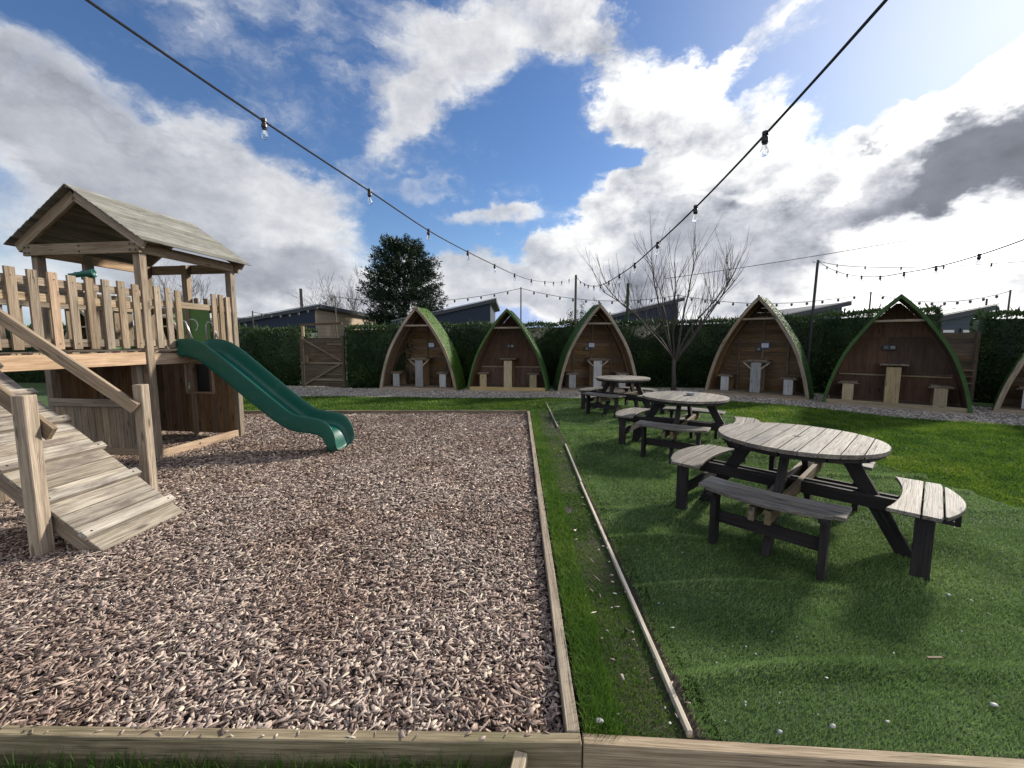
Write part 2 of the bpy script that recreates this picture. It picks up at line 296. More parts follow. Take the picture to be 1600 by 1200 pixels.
# ------------------------------------------------------------------ mesh tools
class MB:
    def __init__(s): s.v = []; s.f = []; s.gr = []; s.rv = []; s.mi = []
    def add(s, verts, faces, gr=None, rv=None, mi=0):
        o = len(s.v); verts = [Vector(p) for p in verts]; s.v += [tuple(p) for p in verts]
        s.f += [tuple(i+o for i in f) for f in faces]; s.mi += [mi]*len(faces)
        r = random.random() if rv is None else rv
        off = Vector((random.random()*50, random.random()*50, random.random()*50))
        s.gr += [tuple(Vector(p)+off) for p in (gr if gr is not None else verts)]
        s.rv += [r]*len(verts)
    def beam(s, p0, p1, w, h, up=(0, 0, 1), rv=None, mi=0, taper=1.):
        """board from p0 to p1, w wide sideways, h deep along up"""
        p0 = Vector(p0); p1 = Vector(p1); d = p1-p0; L = d.length; d.normalize()
        u = Vector(up); sd = d.cross(u).normalized(); u = sd.cross(d).normalized()
        vs = []; gs = []
        for t, p, k in ((0, p0, 1.), (L, p1, taper)):
            for a, b_ in ((-1, -1), (1, -1), (1, 1), (-1, 1)):
                vs.append(p+sd*a*w*k/2+u*b_*h*k/2); gs.append((t, a*w/2, b_*h/2))
        s.add(vs, [(0,1,2,3),(7,6,5,4),(0,4,5,1),(1,5,6,2),(2,6,7,3),(3,7,4,0)], gs, rv, mi)
    def box(s, c, size, X=(1,0,0), Y=(0,1,0), rv=None, mi=0):
        c = Vector(c); X = Vector(X).normalized(); Y = Vector(Y).normalized(); Z = X.cross(Y)
        ax = max(range(3), key=lambda i: size[i]); A = [X, Y, Z]
        h = A[ax]*size[ax]/2; o = [i for i in range(3) if i != ax]
        s.beam(c-h, c+h, size[o[0]], size[o[1]], up=A[o[1]], rv=rv, mi=mi)
    def prism(s, pts, z0, z1, fn=lambda x, y, z: (x, y, z), axis=0, rv=None, mi=0):
        """polygon pts (x,y) ccw extruded z0..z1, mapped by fn; grain along axis"""
        n = len(pts); vs = [fn(x, y, z0) for x, y in pts]+[fn(x, y, z1) for x, y in pts]
        gs = [((x, y, z) if axis == 0 else (y, x, z)) for z in (z0, z1) for x, y in pts]
        fs = [tuple(range(n-1, -1, -1)), tuple(range(n, 2*n))]+[(i, (i+1) % n, n+(i+1) % n, n+i) for i in range(n)]
        s.add(vs, fs, gs, rv, mi)
    def tube(s, pts, rad, seg=6, caps=True, rv=None, mi=0):
        pts = [Vector(p) for p in pts]; n = len(pts); rad = rad if hasattr(rad, '__len__') else [rad]*n
        vs = []; gs = []; t = 0; prev = None
        for i, p in enumerate(pts):
            d = (pts[min(i+1, n-1)]-pts[max(i-1, 0)]).normalized()
            ref = Vector((0, 0, 1)) if abs(d.z) < .9 else Vector((1, 0, 0))
            if prev is None: a = d.cross(ref).normalized()
            else: a = (prev-d*prev.dot(d)).normalized()
            prev = a; b_ = d.cross(a)
            if i: t += (p-pts[i-1]).length
            for k in range(seg):
                an = 2*math.pi*k/seg; vs.append(p+(a*math.cos(an)+b_*math.sin(an))*rad[i]); gs.append((t, math.cos(an)*rad[i], math.sin(an)*rad[i]))
        fs = []
        for i in range(n-1):
            for k in range(seg):
                k2 = (k+1) % seg; fs.append((i*seg+k, i*seg+k2, (i+1)*seg+k2, (i+1)*seg+k))
        if caps: fs += [tuple(range(seg-1, -1, -1)), tuple(range((n-1)*seg, n*seg))]
        s.add(vs, fs, gs, rv, mi)
    def lathe(s, prof, c, seg=12, axis=(0, 0, 1), rv=None, mi=0):
        ax = Vector(axis).normalized(); ref = Vector((1, 0, 0)) if abs(ax.x) < .9 else Vector((0, 1, 0)); a = ax.cross(ref).normalized(); b_ = ax.cross(a)
        c = Vector(c); vs = [c+ax*z+(a*math.cos(2*math.pi*k/seg)+b_*math.sin(2*math.pi*k/seg))*r for r, z in prof for k in range(seg)]
        fs = [(i*seg+k, i*seg+(k+1) % seg, (i+1)*seg+(k+1) % seg, (i+1)*seg+k) for i in range(len(prof)-1) for k in range(seg)]
        fs += [tuple(range(seg-1, -1, -1)), tuple(range((len(prof)-1)*seg, len(prof)*seg))]
        s.add(vs, fs, None, rv, mi)
    def build(s, name, m, parent=None, bevel=0, smooth=False, origin=None):
        me = bpy.data.meshes.new(name); me.from_pydata(s.v, [], s.f); 
        for mm in (m if isinstance(m, (list, tuple)) else [m]): me.materials.append(mm)
        a = me.attributes.new('gr', 'FLOAT_VECTOR', 'POINT'); a.data.foreach_set('vector', np.array(s.gr, dtype=np.float32).ravel())
        a = me.attributes.new('rv', 'FLOAT', 'POINT'); a.data.foreach_set('value', np.array(s.rv, dtype=np.float32))
        if any(s.mi): me.polygons.foreach_set('material_index', s.mi)
        if smooth: me.polygons.foreach_set('use_smooth', [True]*len(me.polygons))
        me.update()
        o = bpy.data.objects.new(name, me); C.objects.link(o)
        if parent is not None:
            o.parent = parent
            pl = parent_world(parent); o.matrix_parent_inverse = pl.inverted()
        if origin is not None:
            ov = Vector(origin); me.transform(Matrix.Translation(-ov)); o.location = ov
        if bevel:
            bm = o.modifiers.new('edge', 'BEVEL'); bm.width = bevel; bm.segments = 1; bm.limit_method = 'ANGLE'; bm.angle_limit = R(50)
        return o
def parent_world(o):
    m = o.matrix_basis.copy()
    return m if o.parent is None else parent_world(o.parent) @ o.matrix_parent_inverse @ m
def tag(o, label=None, cat=None, group=None, kind=None):
    if label: o['label'] = label
    if cat: o['category'] = cat
    if group: o['group'] = group
    if kind: o['kind'] = kind
    return o
def empty(name, loc, label=None, cat=None, group=None, rz=0):
    o = bpy.data.objects.new(name, None); C.objects.link(o); o.location = loc; o.rotation_euler = (0, 0, rz); o.empty_display_size = .2
    return tag(o, label, cat, group)
def children(o): return list(o.children)
def copy_tree(o, parent=None):
    c = o.copy(); C.objects.link(c)
    if parent is not None: c.parent = parent
    for ch in list(o.children): copy_tree(ch, c)
    return c
def raw(name, V, F4=None, F3=None, rv=None, gr=None, m=None, kind=None):
    """fast mesh from numpy arrays; V (n,3), F4 (m,4) or F3 (m,3)"""
    me = bpy.data.meshes.new(name); me.vertices.add(len(V)); me.vertices.foreach_set('co', V.astype(np.float32).ravel())
    F = F4 if F4 is not None else F3; k = F.shape[1]
    me.loops.add(F.size); me.loops.foreach_set('vertex_index', F.astype(np.int32).ravel())
    me.polygons.add(len(F)); me.polygons.foreach_set('loop_start', (np.arange(len(F))*k).astype(np.int32))
    me.update(calc_edges=True)
    if rv is not None: a = me.attributes.new('rv', 'FLOAT', 'POINT'); a.data.foreach_set('value', rv.astype(np.float32))
    if gr is not None: a = me.attributes.new('gr', 'FLOAT_VECTOR', 'POINT'); a.data.foreach_set('vector', gr.astype(np.float32).ravel())
    me.materials.append(m); o = bpy.data.objects.new(name, me); C.objects.link(o)
    if kind: o['kind'] = kind
    return o
def vnoise(x, y, f, seed=0):
    r = np.random.default_rng(seed); ph = r.random((6, 3))*6.28; t = 0
    for i in range(6):
        a = ph[i, 0]; k = f*(.6+.25*i); t = t+np.sin(k*(x*math.cos(a)+y*math.sin(a))+ph[i, 1])*np.sin(k*.8*(x*math.sin(a*1.7)-y*math.cos(a*1.3))+ph[i, 2])
    return t/3

# ------------------------------------------------------------------ ground
def sheet(name, pts, z, m, label=None):
    mb = MB(); mb.add([(x, y, z) for x, y in pts], [tuple(range(len(pts)))]); o = mb.build(name, m); o['kind'] = 'structure'
    if label: o['label'] = label
    return o
sheet('ground', [(-900,-900),(900,-900),(900,900),(-900,900)], -.14, M['soil'])
# lawn around the pit, laid as one ring-like sheet
mb = MB()
for q4 in ([(-40,8.84),(40,8.84),(40,60),(-40,60)], [(.30,1.42),(40,1.42),(40,8.84),(.39,8.84)], [(-40,1.42),(-9.1,1.42),(-9.1,8.84),(-40,8.84)]):
    mb.add([(x, y, -.025) for x, y in q4], [(0,1,2,3)])
o = mb.build('lawn', M['lawn']); o['kind'] = 'structure'
sheet('field', [(-700,60),(700,60),(700,800),(-700,800)], -.03, M['field'])
sheet('chip_bed', [(-9.1,1.42),(.25,1.42),(.36,8.82),(-9.1,8.82)], -.075, M['soil'])
def turf_z(x, y):
    yy = y+.10*np.sin(x*1.3+.7)+.07*np.sin(x*2.9+y*.6)+.05*np.sin(y*3.1)
    ph = yy/.58+.25*np.sin(yy*1.7); fr = np.abs(ph-np.round(ph)); k = .5+.5*np.sin(np.round(ph)*12.9898+x*.8)
    return .040*np.exp(-(fr/.065)**2)*k+.004*np.sin(x*5+y*3)
gx, gy = np.meshgrid(np.linspace(.80, 4.6, 160), np.linspace(1.42, 10.25, 420)); gx = gx+(edge0 := .0163*(gy-1.42))*np.clip(1-(gx-.8)/3.8, 0, 1)
gy0 = 1.425-.062*(gx-.27); gy = gy0+(gy-1.42)*(10.25-gy0)/8.83
V = np.stack([gx, gy, turf_z(gx, gy)-.008], -1).reshape(-1, 3); ii = np.arange(419)[:, None]*160+np.arange(159)[None]
PATH = [(-9.,11.6),(-4,11.15),(-1.4,11.0),(3.5,11.0),(5.3,10.6),(6.83,9.36),(7.73,8.14),(9.2,7.1),(11.5,4.9),(13.3,6.2),(11.2,9.2),(9.6,11.2),(7.6,13.),(5.4,13.4),(-5.2,13.3),(-5.6,13.9),(-7.4,14.0),(-9.,14.6)]
sheet('gravel_path', PATH, -.018, M['gravel'])
# gravel stones
def inside(px, py, poly):
    c = np.zeros(len(px), bool); n = len(poly); j = n-1
    for i in range(n):
        xi, yi = poly[i]; xj, yj = poly[j]
        c ^= ((yi > py) != (yj > py)) & (px < (xj-xi)*(py-yi)/(yj-yi+1e-12)+xi); j = i
    return c
def pebbles(name, x, y, z0, size, m):
    n = len(x); base = np.array([(-1,-1,-.4),(1,-1,-.5),(1.1,1,-.4),(-1,.9,-.5),(-.6,-.6,.6),(.6,-.5,.5),(.5,.6,.65),(-.5,.5,.5)])
    f = np.array([(0,3,2,1),(4,5,6,7),(0,1,5,4),(1,2,6,5),(2,3,7,6),(3,0,4,7)])
    s = size*(.5+rng.random(n)); an = rng.random(n)*6.28
    B = base[None]*s[:, None, None]*(.7+.6*rng.random((n, 8, 3)))
    c, sn = np.cos(an)[:, None], np.sin(an)[:, None]
    V = np.stack([B[..., 0]*c-B[..., 1]*sn+x[:, None], B[..., 0]*sn+B[..., 1]*c+y[:, None], B[..., 2]*.8+z0], -1)
    F = (f[None]+8*np.arange(n)[:, None, None]).reshape(-1, 4)
    return raw(name, V.reshape(-1, 3), F4=F, rv=np.repeat(rng.random(n), 8), m=m, kind='stuff')
F = np.stack([ii, ii+1, ii+161, ii+160], -1).reshape(-1, 4)
me_t = bpy.data.meshes.new('turf_base'); me_t.from_pydata(V.tolist(), [], F.tolist()); me_t.materials.append(M['turfb']); me_t.polygons.foreach_set('use_smooth', [True]*len(F))
o = bpy.data.objects.new('turf_base', me_t); C.objects.link(o); o['kind'] = 'structure'
x = rng.uniform(-9, 13, 90000); y = rng.uniform(4.8, 14.5, 90000); k = inside(x, y, PATH); x, y = x[k][:26000], y[k][:26000]
tag(pebbles('gravel', x, y, -.012, .016, M['stones']), 'pale grey gravel spread on the path in front of the shelters', 'gravel')

# ------------------------------------------------------------------ wood chips
def chips(name, x, y, zb, L, Wd, m, jit=.027):
    n = len(x)
    base = np.array([(-.5,-.45,-.5),(.42,-.4,-.5),(.5,.15,-.5),(-.40,.5,-.5),(-.46,-.40,.5),(.40,-.36,.5),(.48,.18,.5),(-.38,.45,.5)])
    f = np.array([(0,3,2,1),(4,5,6,7),(0,1,5,4),(1,2,6,5),(2,3,7,6),(3,0,4,7)])
    l = L*np.exp(rng.normal(0, .45, n)); w = Wd*np.exp(rng.normal(0, .45, n)); t = .0032*(.5+rng.random(n))
    loc = base[None]*np.stack([l, w, t], -1)[:, None, :]*(1+.75*(rng.random((n, 8, 3))-.5)*np.array([1,1,.3]))
    yaw = rng.random(n)*6.283; pit = rng.normal(0, .20, n); rol = rng.normal(0, .32, n)
    def rot(V, a, i, j):
        c, s = np.cos(a)[:, None], np.sin(a)[:, None]; A, B = V[..., i].copy(), V[..., j].copy(); V[..., i] = A*c-B*s; V[..., j] = A*s+B*c
    Wv = loc.copy(); rot(Wv, rol, 1, 2); rot(Wv, pit, 2, 0); rot(Wv, yaw, 0, 1)
    Wv[..., 0] += x[:, None]; Wv[..., 1] += y[:, None]; Wv[..., 2] += (zb+rng.random(n)*jit)[:, None]
    F = (f[None]+8*np.arange(n)[:, None, None]).reshape(-1, 4)
    r = np.clip(rng.beta(2.0, 2.0, n), 0, 1); r = np.where(rng.random(n) < .12, .8+.2*rng.random(n), r)
    gr = loc+rng.random((n, 1, 3))*40
    return raw(name, Wv.reshape(-1, 3), F4=F, rv=np.repeat(r, 8), gr=gr.reshape(-1, 3), m=m, kind='stuff')
def chip_h(x, y): return -.062+.014*vnoise(x, y, 2.3, 3)+.008*vnoise(x, y, 6., 4)
xs, ys = [], []
for y0, y1, dn in ((1.46,2.4,7200),(2.4,3.6,5000),(3.6,5.4,3600),(5.4,8.79,2100)):
    xl = -1.42*y1-.5; xl = max(xl, -8.5); xr = .355; a = (xr-xl)*(y1-y0); n = int(a*dn)
    xx = rng.uniform(xl, xr, n); yy = rng.uniform(y0, y1, n); ok = (xx > -1.5*yy-.4) & (xx < .195+.0163*(yy-1.45))
    xs.append(xx[ok]); ys.append(yy[ok])
x = np.concatenate(xs); y = np.concatenate(ys)
Lc = np.where(y < 3.6, .031, .038)
tag(chips('bark_chips', x, y, chip_h(x, y), Lc, Lc*.33, M['chips']), 'brown and cream wood chips filling the play pit', 'wood chips')
gx, gy = np.meshgrid(np.linspace(-8.6, .30, 180), np.linspace(1.44, 8.8, 150)); V = np.stack([gx, gy, chip_h(gx, gy)-.006], -1).reshape(-1, 3)
ii = np.arange(149)[:, None]*180+np.arange(179)[None]; F = np.stack([ii, ii+1, ii+181, ii+180], -1).reshape(-1, 4)
o = raw('chip_underlay', V, F4=F, rv=np.full(len(V), .2), m=groundmat('chip_dust', (.05,.038,.032), (.085,.065,.055), (.16,.125,.105), 9., 55), kind='structure')

# ------------------------------------------------------------------ grass
def blades(name, x, y, z, h, w, lean, la, m, rvv=None):
    """each blade a two-segment tapered strip; lean angle from vertical, la lean azimuth"""
    n = len(x); yaw = la+np.pi/2+rng.normal(0, .5, n)
    dx, dy = np.cos(yaw)*w/2, np.sin(yaw)*w/2
    lx, ly = np.cos(la), np.sin(la)
    s1, c1 = np.sin(lean*.55), np.cos(lean*.55); s2, c2 = np.sin(lean*1.25), np.cos(lean*1.25)
    mx, my, mz = x+lx*s1*h*.55, y+ly*s1*h*.55, z+c1*h*.55
    tx, ty, tz = mx+lx*s2*h*.45, my+ly*s2*h*.45, mz+c2*h*.45
    V = np.stack([np.stack([x-dx, y-dy, z], -1), np.stack([x+dx, y+dy, z], -1), np.stack([mx+dx*.8, my+dy*.8, mz], -1), np.stack([mx-dx*.8, my-dy*.8, mz], -1),
                  np.stack([tx+dx*.2, ty+dy*.2, tz], -1), np.stack([tx-dx*.2, ty-dy*.2, tz], -1)], 1)
    F = (np.array([(0,1,2,3),(3,2,4,5)])[None]+6*np.arange(n)[:, None, None]).reshape(-1, 4)
    rvv = rng.random(n) if rvv is None else rvv
    return raw(name, V.reshape(-1, 3), F4=F, rv=np.repeat(rvv, 6), m=m, kind='stuff')
def scatter(bands, xf, xlf=1.45):
    X, Y = [], []
    for y0, y1, x0, x1, dn in bands:
        n = int((y1-y0)*(x1-x0)*dn); xx = rng.uniform(x0, x1, n); yy = rng.uniform(y0, y1, n); ok = xf(xx, yy) & (np.abs(xx) < xlf*yy+.5); X.append(xx[ok]); Y.append(yy[ok])
    return np.concatenate(X), np.concatenate(Y)
edge = lambda y: .70+.0163*(y-1.42)            # thin batten between grass strip and turf
# artificial turf
x, y = scatter([(1.24,2.2,.7,3.6,30000),(2.2,3.2,.7,4.55,19000),(3.2,5,.7,4.6,10500),(5,7.2,.7,4.6,5000),(7.2,10.25,.7,4.65,2600)], lambda x, y: (x > edge(y)+.02) & (y > 1.438-.062*(x-.27)) & (x < 4.53+.01*(y-1.4)))
tz = turf_z(x, y); rip = np.clip(tz/.012-.4, -1, 1)              # combed ridges running across
la = -.55+.8*vnoise(x, y, .8, 5)+rng.normal(0, .75, len(x))
far = np.clip((y-1.4)/6, 0, 1)
dens = .5+.5*np.clip(rip, -1, 1)
tag(blades('artificial_turf', x, y, tz-.006, (.010+.009*rng.random(len(x)))*(1+.9*far)*(.85+.5*dens), .0034*(1+2.0*far),   .35+.85*rng.random(len(x)), la, M['turf'], np.clip(.02+.80*rng.random(len(x))+.2*(dens-.5), 0, 1)),
    'short dark green artificial turf under the picnic tables', 'artificial grass')
# lawn beyond and to the right
inp = lambda x, y: inside(x, y, PATH)
x, y = scatter([(3.2,5,4.5,7.5,7000),(5,7.3,4.5,10.5,4200),(7.3,11.2,4.5,9.,2600),(8.85,11.3,-9,.9,2100),(10.2,11.3,.8,5.3,2400)], lambda x, y: ~inp(x, y) & ((x > 4.5) | (y > 10.2) | (x < .86)))
xo = vnoise(x, y, 1.7, 21); h = (.028+.022*rng.random(len(x)))*(1+.5*np.clip(xo, -1, 1))
tag(blades('lawn_grass', x, y, np.full(len(x), -.03), h*1.15, .006+.0012*y, .25+.8*rng.random(len(x)), rng.random(len(x))*6.28, M['grass'], np.clip(.10+.62*rng.random(len(x))+.28*xo+.38*np.exp(-np.abs(x-4.9)/.45)*(x > 4.5), 0, 1)),
    'bright tufty lawn around the turf and the gravel path', 'grass')
# strip between pit board and turf batten: bright grass by the board, thin muddy grass by the batten
bx = lambda y: .275+.0163*(y-1.45)
x, y = scatter([(1.42,2.4,.25,.75,44000),(2.4,4,.25,.8,26000),(4,6.5,.25,.85,11000),(6.5,8.85,.3,.9,6000)], lambda x, y: (x > bx(y)+.005) & (x < edge(y)-.008))
t = (x-bx(y))/(edge(y)-bx(y)); bare = np.clip((t-.42)*1.9, 0, 1)*(.35+.45*vnoise(x, y, 5., 31)+.1)*np.where(y < 3.2, 1., .55)
bare = np.maximum(bare, .9*((vnoise(x, y, 6.5, 33) > .78) & (t > .4)))
k = rng.random(len(x)) > bare*1.25; x, y, t = x[k], y[k], t[k]
h = np.where(t < .35, .040+.035*rng.random(len(x)), .012+.022*rng.random(len(x))); farf = 1+.5*np.clip((y-2)/4, 0, 1)
tag(blades('strip_grass', x, y, np.full(len(x), -.026), h, (.0022+.0012*rng.random(len(x)))*farf*np.where(y > 3, 1.6, 1), .3+.8*rng.random(len(x)), np.where(t < .3, .2, 0)+rng.normal(0, 1.6, len(x)), M['grass_long'], np.clip(.65*rng.random(len(x))+.25*(1-t), 0, 1)),
    'long bright grass between the pit board and the turf batten', 'grass')
sheet('mud', [(.28,1.42),(.76,1.42),(.90,8.85),(.40,8.85)], -.019, M['soil'])
# dark grass at the foot of the near board, outside the pit
x, y = scatter([(1.08,1.385,-2.4,-.02,12000)], lambda x, y: y < 1.40, 9)
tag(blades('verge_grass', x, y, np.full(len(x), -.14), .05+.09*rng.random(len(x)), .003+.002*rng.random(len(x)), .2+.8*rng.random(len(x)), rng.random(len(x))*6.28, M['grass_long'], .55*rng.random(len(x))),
    'dark shaded grass below the near pit board', 'grass')
x = rng.uniform(.03, 2.2, 7000); y = rng.uniform(1.05, 1.36, 7000)
tag(pebbles('slate_chippings', x, y, -.125, .011, M['stone_grey']), 'dark stone chippings below the near boards', 'gravel')

x = rng.uniform(-2.2, .15, 60); y = 1.472-.0146*(x+4.2)+rng.uniform(-.015, .03, 60)
tag(chips('spilled_chips', x, y, np.full(60, .006), np.full(60, .022), np.full(60, .008), M['chips'], .003), 'a few wood chips spilled on the near pit board', 'wood chips')
# ------------------------------------------------------------------ edging boards
def plank_thing(name, p0, p1, w, h, m, label, cat='timber edging', group='timber boards edging the pit', bevel=.004, sub=1):
    mb = MB(); mb.beam(p0, p1, w, h); o = mb.build(name, m, bevel=bevel, origin=p0); return tag(o, label, cat, group)
plank_thing('edging_board', (-4.2,1.472,-.07), (.262,1.407,-.07), .048, .15, M['edge'], 'weathered board along the near edge of the wood chips, dark grass below it')
plank_thing('edging_board', (.268,1.407,-.07), (2.6,1.262,-.07), .048, .15, M['edge_dry'], 'paler board along the near edge of the turf, running to the right')
plank_thing('edging_board', (.236,1.434,-.05), (.357,8.80,-.05), .052, .11, M['edge_dry'], 'long pale board between the wood chips and the grass strip')
plank_thing('edging_board', (-9.1,8.79,-.05), (.33,8.86,-.05), .06, .12, M['edge'], 'far board of the play pit behind the slide')
plank_thing('edging_batten', (.685,1.43,-.013), (.735,4.25,-.013)  , .020, .05, M['batten'], 'thin pale batten between grass strip and turf, nearest length', 'timber batten', 'thin battens beside the turf', .002)
plank_thing('edging_batten', (.742,4.28,-.013), (.785,5.9,-.013)  , .020, .05, M['batten'], 'thin batten beside the turf, second length from the near board', 'timber batten', 'thin battens beside the turf', .002)
plank_thing('edging_batten', (.81,7.1,-.013), (.845,10.2,-.013)  , .020, .05, M['batten'], 'thin batten beside the turf, farthest length towards the shelters', 'timber batten', 'thin battens beside the turf', .002)
plank_thing('timber_peg', (.215,1.50,-.02), (.215,1.50,-.10), .05, .05, M['edge'], 'square peg in the corner where the two pit boards meet', 'peg', 'pegs holding the pit boards')
plank_thing('timber_peg', (.285,5.58,-.005), (.285,5.58,-.1), .05, .10, M['edge_dry'], 'short peg halfway along the long board, on the chip side', 'peg', 'pegs holding the pit boards')
plank_thing('timber_peg', (-1.86,1.53,.0), (-1.86,1.53,-.1), .05, .10, M['edge'], 'low peg at the left end of the near board, among the chips', 'peg', 'pegs holding the pit boards')
mb = MB(); mb.beam((.035,1.385,-.045), (-.03,1.15,-.075), .05, .05)
tag(mb.build('timber_stub', M['edge_dry'], bevel=.004, origin=(.035,1.385,-.06)), 'stub of timber sticking out from the near board over the dark chippings', 'timber')
# stray stones on turf
def stone(x, y, s, z, m, label, flat=.5, group='stones lying on turf and grass'):
    mb = MB(); seg = 7; vs = []; rr = [.0, .75, 1., .7, .0]
    for i, (k_, zz) in enumerate(((.35,-.5),(.95,-.15),(.9,.25),(.45,.5))):
        for j in range(seg):
            a = 6.283*j/seg; q_ = k_*(.75+.5*random.random()); vs.append((x+math.cos(a)*q_*s, y+math.sin(a)*q_*s*.65, z+zz*s*flat*2))
    fs = [(i*seg+j, i*seg+(j+1) % seg, (i+1)*seg+(j+1) % seg, (i+1)*seg+j) for i in range(3) for j in range(seg)]+[tuple(range(seg-1, -1, -1)), tuple(range(3*seg, 4*seg))]
    mb.add(vs, fs); o = mb.build('stone', m, smooth=True, origin=(x, y, z)); return tag(o, label, 'stone', group)
stone(.345,1.47,.017,.012,M['flint'],'white stone in the grass corner by the near board',.5)
stone(1.25,1.45,.013,.012,M['flint'],'pale grey stone on the turf close to the near board, right of the batten')
stone(1.98,1.54,.016,.016,M['flint'],'white flint on the turf at the lower right',.4)
stone(1.03,1.43,.010,.008,M['stone_grey'],'small grey stone on the turf beside the near board')
stone(1.48,1.47,.009,.010,M['flint'],'small cream flake on the turf between the two white stones')
stone(2.58,2.28,.013,.012,M['stone_grey'],'grey stone on the turf in front of the large picnic table')
mb = MB(); mb.beam((1.96,1.79,.018), (2.03,1.79,.018), .010, .006); tag(mb.build('wood_sliver', M['edge_dry'], origin=(1.96,1.79,.018)), 'flat pale wood sliver lying on the turf at the right', 'wood sliver')
SC = [(1.4,1.68),(1.23,1.5),(1.34,1.97),(1.77,1.77),(1.83,1.82),(1.49,1.78),(.95,1.76),(1.01,1.8),(.84,1.47),(.96,1.54),(2.21,1.87),(1.14,1.6),(1.44,1.93)]
x = np.array([p[0] for p in SC]+list(rng.uniform(.8, 4.4, 110))+list(rng.uniform(.42, .75, 22))); y = np.array([p[1] for p in SC]+list(1.5+6.*rng.random(110)**1.6)+list(1.45+3.*rng.random(22)**1.4))
tag(chips('scattered_flakes', x, y, np.full(len(x), .012), np.full(len(x), .009), np.full(len(x), .005), M['flint'], .004), 'pale flakes and chips scattered over turf and grass strip', 'flakes')
x = rng.uniform(.42, .74, 45); y = 1.5+4.5*rng.random(45)**1.5
tag(chips('stray_chips', x, y, np.full(len(x), -.006), np.full(len(x), .03), np.full(len(x), .011), M['chips'], .008), 'stray wood chips in the muddy grass strip', 'wood chips')

# ------------------------------------------------------------------ picnic tables
def disc_slats(mb, rad, n, gap, z0, z1, bow=0):
    w = 2*rad/n
    for i in range(n):
        a, b_ = -rad+i*w+gap/2, -rad+(i+1)*w-gap/2; pts = []
        xs_ = [a+(b_-a)*k/6 for k in range(7)]
        pts = [(-math.sqrt(max(rad*rad-v*v, 0)), v) for v in xs_][::-1]+[(math.sqrt(max(rad*rad-v*v, 0)), v) for v in xs_]
        dz = random.uniform(-.0015, .0015); mb.prism(pts, z0+dz, z1+dz)
def make_table():
    t = empty('picnic_table', (0, 0, 0))
    mb = MB(); disc_slats(mb, .565, 10, .007, .712, .742)
    for i in range(10):
        yy = -.565+.113*(i+.5); hw_ = math.sqrt(.565**2-yy*yy)
        for sx in (-.29, 0., .29):
            if abs(sx) < hw_-.03:
                for dy in (-.028, .028): mb.lathe([(.0045,0),(.0045,.0009),(.0005,.001)], (sx+random.uniform(-.006,.006), yy+dy, .7432), 6, mi=1)
    mb.build('tabletop', [M['top'], M['black']], t, bevel=.003)
    # umbrella hole plug
    mb = MB(); mb.lathe([(.022,.7425),(.022,.745)], (0,0,0), 12); mb.build('parasol_hole', M['black'], t)
    mb = MB()
    mb.beam((0,-.50,.688),(0,.50,.688), .09, .045); 
    for s_ in (-1, 1): mb.beam((s_*.28,-.44,.688),(s_*.28,.44,.688), .07, .045)
    for k_ in range(12):                                    # rim under the top
        a0, a1 = 6.283*k_/12, 6.283*(k_+1)/12; mb.beam((.515*math.cos(a0), .515*math.sin(a0), .692), (.515*math.cos(a1), .515*math.sin(a1), .692), .055, .036)
    mb.build('batten_frame', M['legs'], t, bevel=.002)
    for ax, mt in ((0, 'beam'), (1, 'legs')):
        D_ = Vector((1,0,0)) if ax == 0 else Vector((0,1,0)); T = Vector((0,1,0)) if ax == 0 else Vector((-1,0,0))
        for s_ in (-1, 1):
            mb = MB(); zc = .355 if ax == 0 else .352
            mb.beam(D_*-.93+T*s_*.048+Vector((0,0,zc)), D_*.93+T*s_*.048+Vector((0,0,zc)), .036, .095); mb.build('cross_beam', M[mt], t, bevel=.003)
        for e in (-1, 1):
            mb = MB(); p0 = D_*e*.30+Vector((0,0,.70)); p1 = D_*e*.70+Vector((0,0,-.02)); mb.beam(p0, p1, .045, .095, up=D_); mb.build('leg', M['legs'], t, bevel=.003)
            for s_ in (-1, 1):
                mb = MB(); c = D_*e*.765+T*s_*.33
                mb.box(c+Vector((0,0,.195)), (.092,.042,.43), X=D_, Y=T); mb.build('bench_leg', M['legs'], t, bevel=.003)
            mb = MB(); mb.beam(D_*e*.735+T*-.31+Vector((0,0,.20)), D_*e*.735+T*.31+Vector((0,0,.20)), .03, .085); mb.build('bench_rail', M['legs'], t, bevel=.002)
            mb = MB()
            for s_ in (-.33, 0, .33): mb.beam(D_*e*.655+T*s_+Vector((0,0,.407)), D_*e*.89+T*s_+Vector((0,0,.407)), .045, .028)
            mb.build('seat_batten', M['legs'], t, bevel=.002)
            # curved seat of three slats
            mb = MB(); ri = lambda v: .640-.058*(v/.44)**2; ro = lambda v: .945-.115*(v/.44)**2; HL = .435
            cuts = [.0, .745, .845, 2.]
            for j in range(3):
                lo, hi = cuts[j]+.004, cuts[j+1]-.004; vv = [-HL+2*HL*k_/14 for k_ in range(15)]
                a_ = [(v, max(ri(v), lo)) for v in vv]; b_ = [(v, min(ro(v), hi)) for v in vv]
                pr = [(v1, r1, r2) for (v1, r1), (_, r2) in zip(a_, b_) if r2-r1 > .012]
                pts = [(v, r1) for v, r1, r2 in pr]+[(v, r2) for v, r1, r2 in reversed(pr)]
                mb.prism(pts, .421, .446, fn=lambda v, r, z, D_=D_, T=T, e=e: tuple(D_*e*r+T*v*e+Vector((0,0,z))))
            mb.build('seat', M['top'], t, bevel=.003)
    return t
t1 = make_table(); t1.location = (2.30,3.25,0); t1.rotation_euler.z = R(44)
tag(t1, 'round grey slatted picnic table nearest the camera, four curved benches around it', 'picnic table', 'round picnic tables on the turf')
